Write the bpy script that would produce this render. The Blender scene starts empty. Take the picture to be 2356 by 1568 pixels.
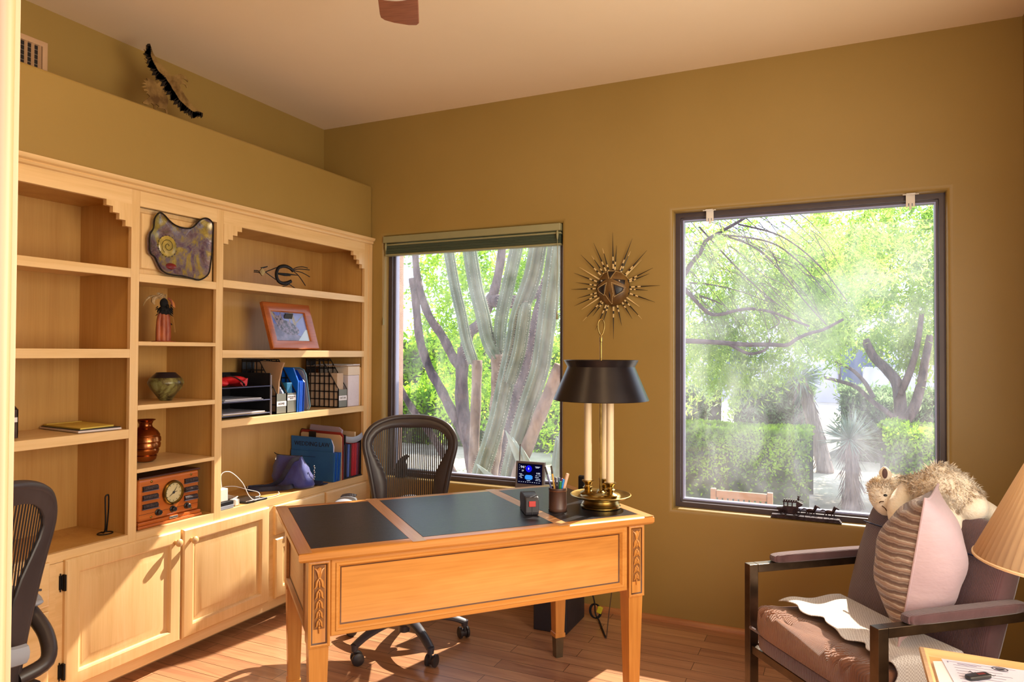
import bpy, bmesh, math, random
from mathutils import Vector, Matrix, Euler, noise
R = random.Random(11)
SC = bpy.context.scene
COL = SC.collection
PI = math.pi
MAT = {}                      # world matrix of every placed object


def lin(h):
    h = h.lstrip('#')
    c = [int(h[i:i + 2], 16) / 255 for i in (0, 2, 4)]
    return tuple((x / 12.92 if x <= .04045 else ((x + .055) / 1.055) ** 2.4) for x in c) + (1,)


# ------------------------------------------------------------------ objects
def tag(o, label=None, cat=None, group=None, kind=None):
    if label: o['label'] = label
    if cat: o['category'] = cat
    if group: o['group'] = group
    if kind: o['kind'] = kind
    return o


def thing(name, label, cat, loc=(0, 0, 0), rz=0, group=None):
    o = bpy.data.objects.new(name, None)
    o.empty_display_size = .05
    COL.objects.link(o)
    o.location = loc
    o.rotation_euler = (0, 0, rz)
    MAT[o.name] = Matrix.Translation(loc) @ Matrix.Rotation(rz, 4, 'Z')
    return tag(o, label, cat, group)


def copy_tree(o, parent=None):
    c = o.copy()
    COL.objects.link(c)
    c.parent = parent
    for ch in list(o.children):
        copy_tree(ch, c)
    return c


class MB:
    """collects shapes, then links them as one mesh object"""

    def __init__(s, T=None):
        s.v = []; s.f = []; s.mi = []; s.cur = 0
        s.T = T or Matrix()

    def add(s, vs, fs, mi=None):
        o = len(s.v)
        T = s.T
        s.v += [tuple(T @ Vector(p)) for p in vs]
        m = s.cur if mi is None else mi
        for f in fs:
            s.f.append(tuple(i + o for i in f)); s.mi.append(m)
        return s

    def box(s, x0, y0, z0, x1, y1, z1):
        v = [(x, y, z) for x in (x0, x1) for y in (y0, y1) for z in (z0, z1)]
        return s.add(v, [(0, 1, 3, 2), (4, 6, 7, 5), (0, 4, 5, 1), (2, 3, 7, 6), (0, 2, 6, 4), (1, 5, 7, 3)])

    def obox(s, c, size, rot=(0, 0, 0)):
        m = Matrix.Translation(c) @ Euler(rot).to_matrix().to_4x4()
        a, b, d = [q / 2 for q in size]
        v = [tuple(m @ Vector((x, y, z))) for x in (-a, a) for y in (-b, b) for z in (-d, d)]
        return s.add(v, [(0, 1, 3, 2), (4, 6, 7, 5), (0, 4, 5, 1), (2, 3, 7, 6), (0, 2, 6, 4), (1, 5, 7, 3)])

    def prism(s, poly, ax, a, b):
        def P(p, t):
            return {'x': (t, p[0], p[1]), 'y': (p[0], t, p[1]), 'z': (p[0], p[1], t)}[ax]
        n = len(poly)
        v = [P(p, a) for p in poly] + [P(p, b) for p in poly]
        f = [tuple(range(n)), tuple(range(2 * n - 1, n - 1, -1))]
        f += [(i, n + i, n + (i + 1) % n, (i + 1) % n) for i in range(n)]
        return s.add(v, f)

    def loft(s, rings, closed=True, caps=True, loop=False):
        n = len(rings[0]); v = [p for r in rings for p in r]; f = []
        m = len(rings)
        for i in range(m if loop else m - 1):
            for j in range(n if closed else n - 1):
                k = (j + 1) % n
                a = i * n; b = ((i + 1) % m) * n
                f.append((a + j, a + k, b + k, b + j))
        if caps and not loop:
            f.append(tuple(range(n - 1, -1, -1))); f.append(tuple(range((m - 1) * n, m * n)))
        return s.add(v, f)

    def lathe(s, prof, c=(0, 0, 0), n=32, caps=True, M=None, pleat=0):
        rings = []
        M = M or Matrix()
        for (r, z) in prof:
            ring = []
            for i in range(n):
                a = 2 * PI * i / n
                rr = r * (1 + (pleat if i % 2 else -pleat))
                ring.append(tuple(Vector(c) + M @ Vector((rr * math.cos(a), rr * math.sin(a), z))))
            rings.append(ring)
        return s.loft(rings, True, caps)

    def tube(s, pts, r, n=8, caps=True, flat=1.0, loop=False, up=None):
        pts = [Vector(p) for p in pts]; m = len(pts)
        rs = r if isinstance(r, (list, tuple)) else [r] * m
        rings = []; N = None
        for i in range(m):
            if loop:
                t = (pts[(i + 1) % m] - pts[i - 1])
            else:
                t = (pts[min(i + 1, m - 1)] - pts[max(i - 1, 0)])
            t = t.normalized() if t.length > 1e-9 else Vector((0, 0, 1))
            if N is None:
                N = Vector(up) if up else (Vector((0, 0, 1)) if abs(t.z) < .9 else Vector((1, 0, 0)))
            N = (N - t * N.dot(t)).normalized()
            B = t.cross(N)
            rings.append([tuple(pts[i] + (N * math.cos(2 * PI * k / n) * flat + B * math.sin(2 * PI * k / n)) * rs[i]) for k in range(n)])
        return s.loft(rings, True, caps, loop)

    def cyl(s, p0, p1, r0, r1=None, n=16):
        return s.tube([p0, p1], [r0, r0 if r1 is None else r1], n)

    def ell(s, c, rad, nu=20, nv=12, rot=None):
        M = Euler(rot).to_matrix() if rot else Matrix.Identity(3)
        rings = []
        for j in range(1, nv):
            b = PI * j / nv - PI / 2
            rings.append([tuple(Vector(c) + M @ Vector((rad[0] * math.cos(b) * math.cos(2 * PI * i / nu), rad[1] * math.cos(b) * math.sin(2 * PI * i / nu), rad[2] * math.sin(b)))) for i in range(nu)])
        v = [p for q in rings for p in q]
        f = []
        for j in range(nv - 2):
            for i in range(nu):
                k = (i + 1) % nu
                f.append((j * nu + i, j * nu + k, (j + 1) * nu + k, (j + 1) * nu + i))
        b = len(v)
        v += [tuple(Vector(c) + M @ Vector((0, 0, -rad[2]))), tuple(Vector(c) + M @ Vector((0, 0, rad[2])))]
        for i in range(nu):
            k = (i + 1) % nu
            f.append((b, k, i)); f.append((b + 1, (nv - 2) * nu + i, (nv - 2) * nu + k))
        return s.add(v, f)

    def grid(s, nu, nv, fn, thick=0):
        v = [fn(i / nu, j / nv) for j in range(nv + 1) for i in range(nu + 1)]
        f = [(j * (nu + 1) + i, j * (nu + 1) + i + 1, (j + 1) * (nu + 1) + i + 1, (j + 1) * (nu + 1) + i) for j in range(nv) for i in range(nu)]
        return s.add(v, f)

    def panel(s, M, w, h, prof, cap=True):
        """stepped rectangle: prof = [(inset, height)...] in plane M (x across, y up, z out)"""
        rings = []
        for (d, t) in prof:
            rings.append([tuple(M @ Vector(q)) for q in ((d, d, t), (w - d, d, t), (w - d, h - d, t), (d, h - d, t))])
        s.loft(rings, True, False)
        if cap:
            n = len(s.v)
            s.f.append((n - 4, n - 3, n - 2, n - 1)); s.mi.append(s.cur)
        return s

    def build(s, name, m, parent=None, bevel=0, seg=2, sub=0, sharp=38, local=False, label=None, fix=True, solid=0, flat=False):
        me = bpy.data.meshes.new(name)
        vs = s.v
        if parent is not None and not local:
            inv = MAT[parent.name].inverted()
            vs = [tuple(inv @ Vector(p)) for p in vs]
        me.from_pydata(vs, [], s.f)
        ms = m if isinstance(m, (list, tuple)) else [m]
        for q in ms: me.materials.append(q)
        if len(ms) > 1: me.polygons.foreach_set('material_index', s.mi)
        if fix:
            bm = bmesh.new(); bm.from_mesh(me)
            bmesh.ops.recalc_face_normals(bm, faces=bm.faces)
            bm.to_mesh(me); bm.free()
        if not bevel and not flat:
            me.polygons.foreach_set('use_smooth', [True] * len(me.polygons))
            if sharp < 180 and fix:
                me.set_sharp_from_angle(angle=math.radians(sharp))
        me.update()
        o = bpy.data.objects.new(name, me)
        COL.objects.link(o)
        if parent is not None:
            o.parent = parent
            MAT[o.name] = MAT[parent.name]
        else:
            MAT[o.name] = Matrix()
        if solid:
            q = o.modifiers.new('s', 'SOLIDIFY'); q.thickness = solid; q.offset = 0
        if bevel:
            q = o.modifiers.new('b', 'BEVEL'); q.width = bevel; q.segments = seg; q.limit_method = 'ANGLE'
            q.angle_limit = math.radians(40)
        if sub:
            q = o.modifiers.new('u', 'SUBSURF'); q.levels = sub; q.render_levels = sub
        if label: o['label'] = label
        return o


def single(mb, name, m, label, cat, loc, group=None, **k):
    """a thing that is one mesh, its origin at its base"""
    L = Vector(loc)
    mb.v = [tuple(Vector(p) - L) for p in mb.v]
    o = mb.build(name, m, **k)
    o.location = L
    MAT[o.name] = Matrix.Translation(L)
    return tag(o, label, cat, group)


def struct(mb, name, m, **k):
    o = mb.build(name, m, **k)
    if o.parent is None: o['kind'] = 'structure'
    return o


def smooth_path(pts, n=6, loop=False):
    """Catmull-Rom through the points"""
    P = [Vector(p) for p in pts]; out = []
    m = len(P)
    for i in range(m if loop else m - 1):
        if loop:
            a, b, c, d = P[i - 1], P[i], P[(i + 1) % m], P[(i + 2) % m]
        else:
            a, b, c, d = P[max(i - 1, 0)], P[i], P[i + 1], P[min(i + 2, m - 1)]
        for k in range(n):
            t = k / n
            out.append(.5 * ((2 * b) + (c - a) * t + (2 * a - 5 * b + 4 * c - d) * t * t + (3 * b - a - 3 * c + d) * t ** 3))
    if not loop: out.append(P[-1])
    return out


def lerp_list(vals, n):
    out = []
    for i in range(n):
        t = i / (n - 1) * (len(vals) - 1); k = min(int(t), len(vals) - 2); u = t - k
        out.append(vals[k] * (1 - u) + vals[k + 1] * u)
    return out


def text_mesh(txt, size, M, depth=.0006, align='CENTER', spacing=1.0):
    cu = bpy.data.curves.new('t', 'FONT'); cu.body = txt; cu.size = size; cu.extrude = depth; cu.align_x = align; cu.align_y = 'CENTER'
    cu.resolution_u = 2; cu.space_line = .9; cu.space_character = spacing
    o = bpy.data.objects.new('t', cu); COL.objects.link(o)
    dg = bpy.context.evaluated_depsgraph_get(); dg.update()
    me = bpy.data.meshes.new_from_object(o.evaluated_get(dg))
    mb = MB()
    mb.add([tuple(M @ v.co) for v in me.vertices], [tuple(p.vertices) for p in me.polygons])
    bpy.data.objects.remove(o); bpy.data.curves.remove(cu); bpy.data.meshes.remove(me)
    return mb


def frame_mat(o, xa, ya):
    x = Vector(xa).normalized(); y = Vector(ya); y = (y - x * y.dot(x)).normalized(); z = x.cross(y)
    return Matrix(((x.x, y.x, z.x, o[0]), (x.y, y.y, z.y, o[1]), (x.z, y.z, z.z, o[2]), (0, 0, 0, 1)))


# ------------------------------------------------------------------ materials
def nodes(name):
    m = bpy.data.materials.new(name); m.use_nodes = True
    t = m.node_tree
    for n in list(t.nodes): t.nodes.remove(n)
    out = t.nodes.new('ShaderNodeOutputMaterial')
    return m, t, out


def coords(t, sc=(1, 1, 1), rot=(0, 0, 0)):
    tc = t.nodes.new('ShaderNodeTexCoord'); mp = t.nodes.new('ShaderNodeMapping')
    mp.inputs['Scale'].default_value = sc; mp.inputs['Rotation'].default_value = rot
    t.links.new(tc.outputs['Object'], mp.inputs['Vector'])
    return mp.outputs['Vector']


def nz(t, vec, scale, detail=3, rough=.55, dist=0):
    n = t.nodes.new('ShaderNodeTexNoise')
    n.inputs['Scale'].default_value = scale; n.inputs['Detail'].default_value = detail
    n.inputs['Roughness'].default_value = rough; n.inputs['Distortion'].default_value = dist
    t.links.new(vec, n.inputs['Vector'])
    return n.outputs['Fac']


def ramp(t, fac, stops):
    r = t.nodes.new('ShaderNodeValToRGB')
    e = r.color_ramp.elements
    while len(e) < len(stops): e.new(.5)
    for i, (p, c) in enumerate(stops):
        e[i].position = p; e[i].color = lin(c) if isinstance(c, str) else c
    t.links.new(fac, r.inputs['Fac'])
    return r.outputs['Color']


def mixc(t, fac, a, b, mode='MIX'):
    n = t.nodes.new('ShaderNodeMix'); n.data_type = 'RGBA'; n.blend_type = mode
    for s, q in ((n.inputs[0], fac), (n.inputs[6], a), (n.inputs[7], b)):
        if hasattr(q, 'links'): t.links.new(q, s)
        elif isinstance(q, (int, float)): s.default_value = q
        else: s.default_value = lin(q) if isinstance(q, str) else q
    return n.outputs[2]


def bsdf(t, out, col, rough=.5, metal=0, spec=.5, coat=0, sheen=0):
    p = t.nodes.new('ShaderNodeBsdfPrincipled')
    if hasattr(col, 'links'): t.links.new(col, p.inputs['Base Color'])
    else: p.inputs['Base Color'].default_value = lin(col) if isinstance(col, str) else col
    p.inputs['Roughness'].default_value = rough; p.inputs['Metallic'].default_value = metal
    p.inputs['Specular IOR Level'].default_value = spec
    p.inputs['Coat Weight'].default_value = coat; p.inputs['Coat Roughness'].default_value = .15
    p.inputs['Sheen Weight'].default_value = sheen
    t.links.new(p.outputs[0], out.inputs['Surface'])
    return p


def bump(t, p, h, strength=.2, dist=.01):
    b = t.nodes.new('ShaderNodeBump'); b.inputs['Strength'].default_value = strength; b.inputs['Distance'].default_value = dist
    t.links.new(h, b.inputs['Height']); t.links.new(b.outputs[0], p.inputs['Normal'])


def mat(name, c, c2=None, rough=.5, metal=0, vs=6, st=(1, 1, 1), rg=(.38, .66), bs=0, bk=.2, bd=.004, spec=.5, coat=0, sheen=0, rot=(0, 0, 0)):
    m, t, out = nodes(name)
    vec = coords(t, st, rot)
    col = c
    if c2: col = ramp(t, nz(t, vec, vs, 4), [(rg[0], c), (rg[1], c2)])
    p = bsdf(t, out, col, rough, metal, spec, coat, sheen)
    if bs: bump(t, p, nz(t, vec, bs, 3), bk, bd)
    return m


def wood(name, c1, c2, c3, ax='y', rough=.45, coat=0, sc=1.0, fine=.35, bk=.05):
    m, t, out = nodes(name)
    st = {'x': (1.3, 13, 13), 'y': (13, 1.3, 13), 'z': (13, 13, 1.3)}[ax]
    vec = coords(t, tuple(a * sc for a in st))
    f = nz(t, vec, 1.0, 4, .6, 1.2)
    col = ramp(t, f, [(.28, c1), (.5, c2), (.72, c3)])
    st2 = {'x': (4, 130, 130), 'y': (130, 4, 130), 'z': (130, 130, 4)}[ax]
    g = nz(t, coords(t, st2), 1, 2)
    col = mixc(t, fine, col, ramp(t, g, [(.3, c1), (.7, c3)]))
    p = bsdf(t, out, col, rough, 0, .5, coat)
    bump(t, p, g, bk, .002)
    return m


def emis(name, c, k):
    m, t, out = nodes(name)
    e = t.nodes.new('ShaderNodeEmission'); e.inputs[0].default_value = lin(c); e.inputs[1].default_value = k
    t.links.new(e.outputs[0], out.inputs[0])
    return m


def leafmat(name, c, c2, vs=3, tr=.55):
    m, t, out = nodes(name)
    col = ramp(t, nz(t, coords(t), vs, 3), [(.35, c), (.65, c2)])
    d = t.nodes.new('ShaderNodeBsdfDiffuse'); l = t.nodes.new('ShaderNodeBsdfTranslucent'); x = t.nodes.new('ShaderNodeMixShader')
    x.inputs[0].default_value = tr
    t.links.new(col, d.inputs[0]); t.links.new(col, l.inputs[0])
    t.links.new(d.outputs[0], x.inputs[1]); t.links.new(l.outputs[0], x.inputs[2]); t.links.new(x.outputs[0], out.inputs[0])
    return m


def glassmat(name, dust=.10, streak=(3, 3, 1.2), refl=1.0):
    m, t, out = nodes(name)
    tr = t.nodes.new('ShaderNodeBsdfTransparent'); gl = t.nodes.new('ShaderNodeBsdfGlossy'); gl.inputs['Roughness'].default_value = 0
    fr = t.nodes.new('ShaderNodeFresnel'); fr.inputs[0].default_value = 1.38
    mul = t.nodes.new('ShaderNodeMath'); mul.operation = 'MULTIPLY'; mul.inputs[1].default_value = refl
    t.links.new(fr.outputs[0], mul.inputs[0])
    a = t.nodes.new('ShaderNodeMixShader')
    t.links.new(mul.outputs[0], a.inputs[0]); t.links.new(tr.outputs[0], a.inputs[1]); t.links.new(gl.outputs[0], a.inputs[2])
    du = t.nodes.new('ShaderNodeBsdfTranslucent'); du.inputs[0].default_value = lin('#F2F0FF')
    f = nz(t, coords(t, streak, (0, .35, 0)), 2.2, 4, .6, .6)
    mr = t.nodes.new('ShaderNodeMapRange'); mr.inputs[1].default_value = .38; mr.inputs[2].default_value = .7
    mr.inputs[3].default_value = dust * .25; mr.inputs[4].default_value = dust
    t.links.new(f, mr.inputs[0])
    b = t.nodes.new('ShaderNodeMixShader')
    t.links.new(mr.outputs[0], b.inputs[0]); t.links.new(a.outputs[0], b.inputs[1]); t.links.new(du.outputs[0], b.inputs[2])
    t.links.new(b.outputs[0], out.inputs[0])
    return m


def meshmat(name, c, period, fill=.5, axis=0, period2=0, rough=.5):
    """woven net: opaque threads with clear gaps between them"""
    m, t, out = nodes(name)
    p = t.nodes.new('ShaderNodeBsdfPrincipled'); p.inputs['Base Color'].default_value = lin(c); p.inputs['Roughness'].default_value = rough
    tr = t.nodes.new('ShaderNodeBsdfTransparent')
    tc = t.nodes.new('ShaderNodeTexCoord'); sp = t.nodes.new('ShaderNodeSeparateXYZ'); t.links.new(tc.outputs['Object'], sp.inputs[0])

    def band(o, per, fl):
        a = t.nodes.new('ShaderNodeMath'); a.operation = 'MULTIPLY'; a.inputs[1].default_value = 1 / per; t.links.new(o, a.inputs[0])
        b = t.nodes.new('ShaderNodeMath'); b.operation = 'FRACT'; t.links.new(a.outputs[0], b.inputs[0])
        d = t.nodes.new('ShaderNodeMath'); d.operation = 'LESS_THAN'; d.inputs[1].default_value = fl; t.links.new(b.outputs[0], d.inputs[0])
        return d.outputs[0]
    k = band(sp.outputs[axis], period, fill)
    if period2:
        q = band(sp.outputs[2], period2, .55)
        mx = t.nodes.new('ShaderNodeMath'); mx.operation = 'MAXIMUM'; t.links.new(k, mx.inputs[0]); t.links.new(q, mx.inputs[1]); k = mx.outputs[0]
    x = t.nodes.new('ShaderNodeMixShader'); t.links.new(k, x.inputs[0]); t.links.new(tr.outputs[0], x.inputs[1]); t.links.new(p.outputs[0], x.inputs[2])
    t.links.new(x.outputs[0], out.inputs[0])
    return m


def ribbed(name, c, c2, period, axis, k=.5, rough=.9, sheen=.4, vs=9):
    """corduroy-like cloth with a wave bump"""
    m, t, out = nodes(name)
    vec = coords(t)
    col = ramp(t, nz(t, vec, vs, 4), [(.35, c), (.68, c2)])
    w = t.nodes.new('ShaderNodeTexWave'); w.bands_direction = axis; w.inputs['Scale'].default_value = 2 * PI / period / 20 * 1.0
    w.inputs['Distortion'].default_value = .6; w.inputs['Detail'].default_value = 1
    t.links.new(vec, w.inputs['Vector'])
    col = mixc(t, .35, col, ramp(t, w.outputs['Fac'], [(.1, c), (.9, c2)]))
    p = bsdf(t, out, col, rough, 0, .2, 0, sheen)
    bump(t, p, w.outputs['Fac'], k, .004)
    return m


# plaster, timber, metal
m_wall = mat('plaster_olive', '#967A3F', '#9C8045', rough=.46, vs=1.1, bs=7, bk=.18, bd=.012)
m_ceil = mat('ceiling_cream', '#EFD9B8', '#F2DDBE', rough=.75, vs=1.2, bs=14, bk=.1, bd=.006)
m_stucco = mat('stucco_pink', '#A88674', '#B5947F', rough=.9, vs=30, bs=160, bk=.6)
m_maple = wood('maple_light', '#D2AB72', '#E2BE88', '#EAC997', 'y', .42, .15, .8, .22)
m_maple_v = wood('maple_light_upright', '#D0A86E', '#E0BB84', '#E8C693', 'z', .42, .15, .8, .22)
m_maple_in_shaded = wood('maple_inside', '#B0803E', '#C19450', '#CCA05E', 'z', .5, .1, .35, .25)  # amber inner veneer, with the shade inside the bays put into its colour
m_frame = mat('bronze_aluminium', '#4A4044', '#544A4C', rough=.45, metal=.3, vs=4)
m_white = mat('white_plastic', '#E4DED6', rough=.4)
m_black = mat('black_plastic', '#17161A', '#1F1E22', rough=.42, vs=20)
m_dark = mat('charcoal_plastic', '#2B2A30', '#343238', rough=.5, vs=12)
m_iron = mat('black_iron', '#120F10', '#1D191A', rough=.5, metal=.6, vs=30, bs=90, bk=.3)
m_brass = mat('aged_brass', '#8A6E35', '#A98C4C', rough=.28, metal=1, vs=18)
m_chrome = mat('brushed_steel', '#A9A6A4', '#B8B5B2', rough=.3, metal=1, vs=8)
m_paper = mat('white_paper', '#E9E5EA', rough=.8)
m_manila = mat('manila_card', '#D3B48A', '#D9BC94', rough=.8, vs=5)

# ================================================================== room shell
XR, YB, ZC = 3.347, -3.38, 2.80
OPEN = [(.083, 1.259, .602, 2.075), (1.868, 3.068, .577, 2.087)]


def window_wall():
    mb = MB(); r = .022
    x0, x1, z0, z1 = -.385, XR, 0, ZC
    for side, y in ((0, 0), (1, .22)):
        mb.cur = side
        e = r if side == 0 else 0
        xs = sorted([x0, x1] + [o[0] - e for o in OPEN] + [o[1] + e for o in OPEN])
        zs = sorted([z0 if side == 0 else -.5, z1] + [o[2] - e for o in OPEN] + [o[3] + e for o in OPEN])
        for i in range(len(xs) - 1):
            for j in range(len(zs) - 1):
                cx, cz = (xs[i] + xs[i + 1]) / 2, (zs[j] + zs[j + 1]) / 2
                if any(o[0] - e < cx < o[1] + e and o[2] - e < cz < o[3] + e for o in OPEN): continue
                mb.add([(xs[i], y, zs[j]), (xs[i + 1], y, zs[j]), (xs[i + 1], y, zs[j + 1]), (xs[i], y, zs[j + 1])], [(0, 1, 2, 3)])
    for (a, b, c, d) in OPEN:
        def ring(off, y): return [(a - off, y, c - off), (b + off, y, c - off), (b + off, y, d + off), (a - off, y, d + off)]
        mb.cur = 0
        mb.loft([ring(r - r * math.sin(k / 6 * PI / 2), r - r * math.cos(k / 6 * PI / 2)) for k in range(7)] + [ring(0, .12)], True, False)
        mb.cur = 1
        mb.loft([ring(0, .12), ring(-.004, .12), ring(-.004, .22)], True, False)
    bm = mb
    return struct(bm, 'wall_front', [m_wall, m_stucco], sharp=50)


window_wall()
mb = MB()                                                       # bookcase wall: niche back, deep ledge and soffit
mb.box(-.47, YB - .14, 0, -.385, 0, ZC)
struct(mb, 'wall_left', m_wall)
mb = MB(); mb.box(-.385, YB, 2.05, -.003, -.001, 2.396)
struct(mb, 'wall_left_soffit', m_wall, bevel=.012, seg=3)
mb = MB(); mb.box(XR, YB - .14, 0, XR + .12, -3.2, ZC); mb.box(XR, -1.2, 0, XR + .12, .22, ZC)
mb.box(XR, -3.2, 0, XR + .12, -1.2, .75); mb.box(XR, -3.2, 2.15, XR + .12, -1.2, ZC)  # unseen opening, added for the side fill to shine through
struct(mb, 'wall_right', m_wall)
mb = MB(); mb.box(-.385, YB - .14, 0, 2.19, YB, ZC); mb.box(3.12, YB - .14, 0, XR, YB, ZC); mb.box(2.19, YB - .14, 2.1, 3.12, YB, ZC)
struct(mb, 'wall_rear', m_wall)
mb = MB(); mb.box(-.47, YB - .14, ZC, XR + .12, .22, ZC + .1)
struct(mb, 'ceiling', m_ceil)


def plankmat():
    m, t, out = nodes('oak_plank_floor')
    tc = t.nodes.new('ShaderNodeTexCoord')
    b = t.nodes.new('ShaderNodeTexBrick')
    b.offset = .37; b.offset_frequency = 2; b.squash = 1
    b.inputs['Scale'].default_value = 1; b.inputs['Brick Width'].default_value = .78; b.inputs['Row Height'].default_value = .084
    b.inputs['Mortar Size'].default_value = .0013; b.inputs['Mortar Smooth'].default_value = .1; b.inputs['Bias'].default_value = 0
    b.inputs['Color1'].default_value = (0, 0, 0, 1); b.inputs['Color2'].default_value = (1, 1, 1, 1); b.inputs['Mortar'].default_value = (.5, .5, .5, 1)
    t.links.new(tc.outputs['Object'], b.inputs['Vector'])
    # shift the grain from board to board
    sep = t.nodes.new('ShaderNodeVectorMath'); sep.operation = 'MULTIPLY_ADD'
    sep.inputs[1].default_value = (7, 7, 7)
    t.links.new(b.outputs['Color'], sep.inputs[0]); t.links.new(tc.outputs['Object'], sep.inputs[2])
    mp = t.nodes.new('ShaderNodeMapping'); mp.inputs['Scale'].default_value = (1.6, 20, 1)
    t.links.new(sep.outputs[0], mp.inputs['Vector'])
    g = nz(t, mp.outputs[0], 1, 5, .62, 1.4)
    base = ramp(t, b.outputs['Color'], [(0, '#8F6248'), (.3, '#AF7F5C'), (.6, '#A07052'), (1, '#C0946C')])
    gr = ramp(t, g, [(.3, '#774A36'), (.5, '#A97A58'), (.7, '#C89C70')])
    col = mixc(t, .48, base, gr)
    col = mixc(t, b.outputs['Fac'], col, '#3B2417')
    p = bsdf(t, out, col, .3, 0, .5, .25)
    bump(t, p, b.outputs['Fac'], -.3, .002)
    return m


mb = MB(); mb.box(-.47, -5.2, -.06, XR + .12, .1, 0)
struct(mb, 'floor', plankmat())
m_base = wood('baseboard_timber', '#8C5530', '#A96C3D', '#BC8250', 'x', .4, .2)
pr = [(0, 0), (-.016, 0), (-.015, .010), (-.011, .018), (-.006, .024), (0, .026)]
mb = MB(); mb.prism(pr, 'x', 0.02, XR); struct(mb, 'baseboard_front', m_base)
mb = MB(); mb.prism([(XR + a, b) for a, b in pr], 'y', YB, -.016); struct(mb, 'baseboard_right', m_base)

# door lining beside the camera
m_jamb = wood('jamb_timber', '#B88150', '#CC9C68', '#D6AE80', 'z', .45, .1, .6)
mb = MB()
mb.box(2.19, YB - .16, 0, 2.2385, YB + .004, 2.1)
mb.tube([(2.2385, YB - .004, 0), (2.2385, YB - .004, 2.1)], .0048, 10)
mb.tube([(2.2385, YB - .018, 0), (2.2385, YB - .018, 2.1)], .0035, 10)
mb.tube([(2.2385, YB - .028, 0), (2.2385, YB - .028, 2.1)], .0045, 10)
struct(mb, 'trim_1', m_jamb)


# ------------------------------------------------------------------ windows
m_pane = glassmat('window_glass', .04, refl=.5)
m_pane2 = glassmat('window_glass_screened', .07, (2.2, 2, 1.4), refl=.5)
m_bead = mat('glazing_bead', '#9A99B4', rough=.3, metal=.3)
FR = [(0, -.02), (0, .040), (.024, .040), (.026, .036), (.026, .026), (.034, .024), (.034, -.02)]
BD = [(.034, -.02), (.034, .018), (.040, .016), (.040, -.02)]
for k, (a, b, c, d) in enumerate(OPEN):
    w = bpy.data.objects.new('window_%d' % (k + 1), None); COL.objects.link(w)
    w.location = ((a + b) / 2, .1, c); w['kind'] = 'structure'
    MAT[w.name] = Matrix.Translation(w.location)
    M = frame_mat((a, .1, c), (1, 0, 0), (0, 0, 1))
    mb = MB(); mb.panel(M, b - a, d - c, FR, False); mb.build('window_frame', m_frame, w)
    mb = MB(); mb.panel(M, b - a, d - c, BD, False); mb.build('glazing_bead', m_bead, w)
    mb = MB(); mb.box(a + .036, .098, c + .036, b - .036, .101, d - .036); mb.build('pane', m_pane if k == 0 else m_pane2, w)

# raised blind in the smaller window
m_blind = mat('sage_blind_fabric', '#3C4636', '#47513F', rough=.85, vs=3, st=(1, 1, 40))
m_rail = mat('sage_blind_rail', '#8F8B66', '#99956F', rough=.5, vs=3)
t = thing('window_blind', 'dark green shade pulled up at the top of the smaller window', 'blind', (.67, .03, 1.955))
mb = MB(); mb.box(.087, -.012, 2.034, 1.255, .055, 2.074); mb.build('headrail', m_rail, t, bevel=.004)
mb = MB(); mb.box(.090, .004, 2.018, 1.252, .05, 2.028); mb.build('valance_strip', m_rail, t, bevel=.002)
mb = MB()
for i in range(6): mb.box(.094, .008 + .002 * (i % 2), 1.968 + i * .0084, 1.249, .045, 1.968 + i * .0084 + .0078)
mb.build('folded_fabric', m_blind, t, bevel=.001)
mb = MB(); mb.box(.092, .004, 1.956, 1.251, .047, 1.966); mb.build('bottom_rail', m_rail, t, bevel=.002)
for x, zb, dx in ((.104, 1.56, -.014), (1.236, 1.575, .0)):
    mb = MB(); mb.tube(smooth_path([(x, -.004, 2.03), (x + .001, -.006, 1.9), (x + dx * .5, -.006, 1.75), (x + dx, -.006, zb)]), .0016, 6)
    cd = mb.build('pull_cord', m_rail, t)
    mb = MB(); mb.lathe([(.002, 0), (.0055, -.004), (.0075, -.02), (.0045, -.045), (.002, -.05)], (x, -.004, 2.035), 10); mb.build('cord_bell', m_rail, cd)
    mb = MB(); mb.lathe([(.002, .05), (.004, .035), (.0065, .002), (.006, 0)], (x + dx, -.006, zb - .03), 10)
    mb.build('tassel', m_rail, cd)

# the two empty shade clips under the head of the big window
for k, x in enumerate((2.046, 2.93)):
    mb = MB()
    mb.box(x - .018, .030, 2.045, x + .018, .034, 2.087); mb.box(x - .018, .005, 2.083, x + .018, .034, 2.0865)
    mb.box(x - .018, .030, 2.028, x - .009, .034, 2.046); mb.box(x + .009, .030, 2.028, x + .018, .034, 2.046)
    mb.box(x - .005, .030, 2.018, x + .005, .036, 2.046); mb.box(x - .032, .012, 2.080, x + .032, .016, 2.084)
    single(mb, 'shade_clip', m_white, 'white plastic clip under the head of the large window, %s' % ('at its desk lamp end' if k == 0 else 'at its armchair end'),
           'clip', (x, .02, 2.02), 'empty shade clips on the large window', bevel=.0008)

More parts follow.
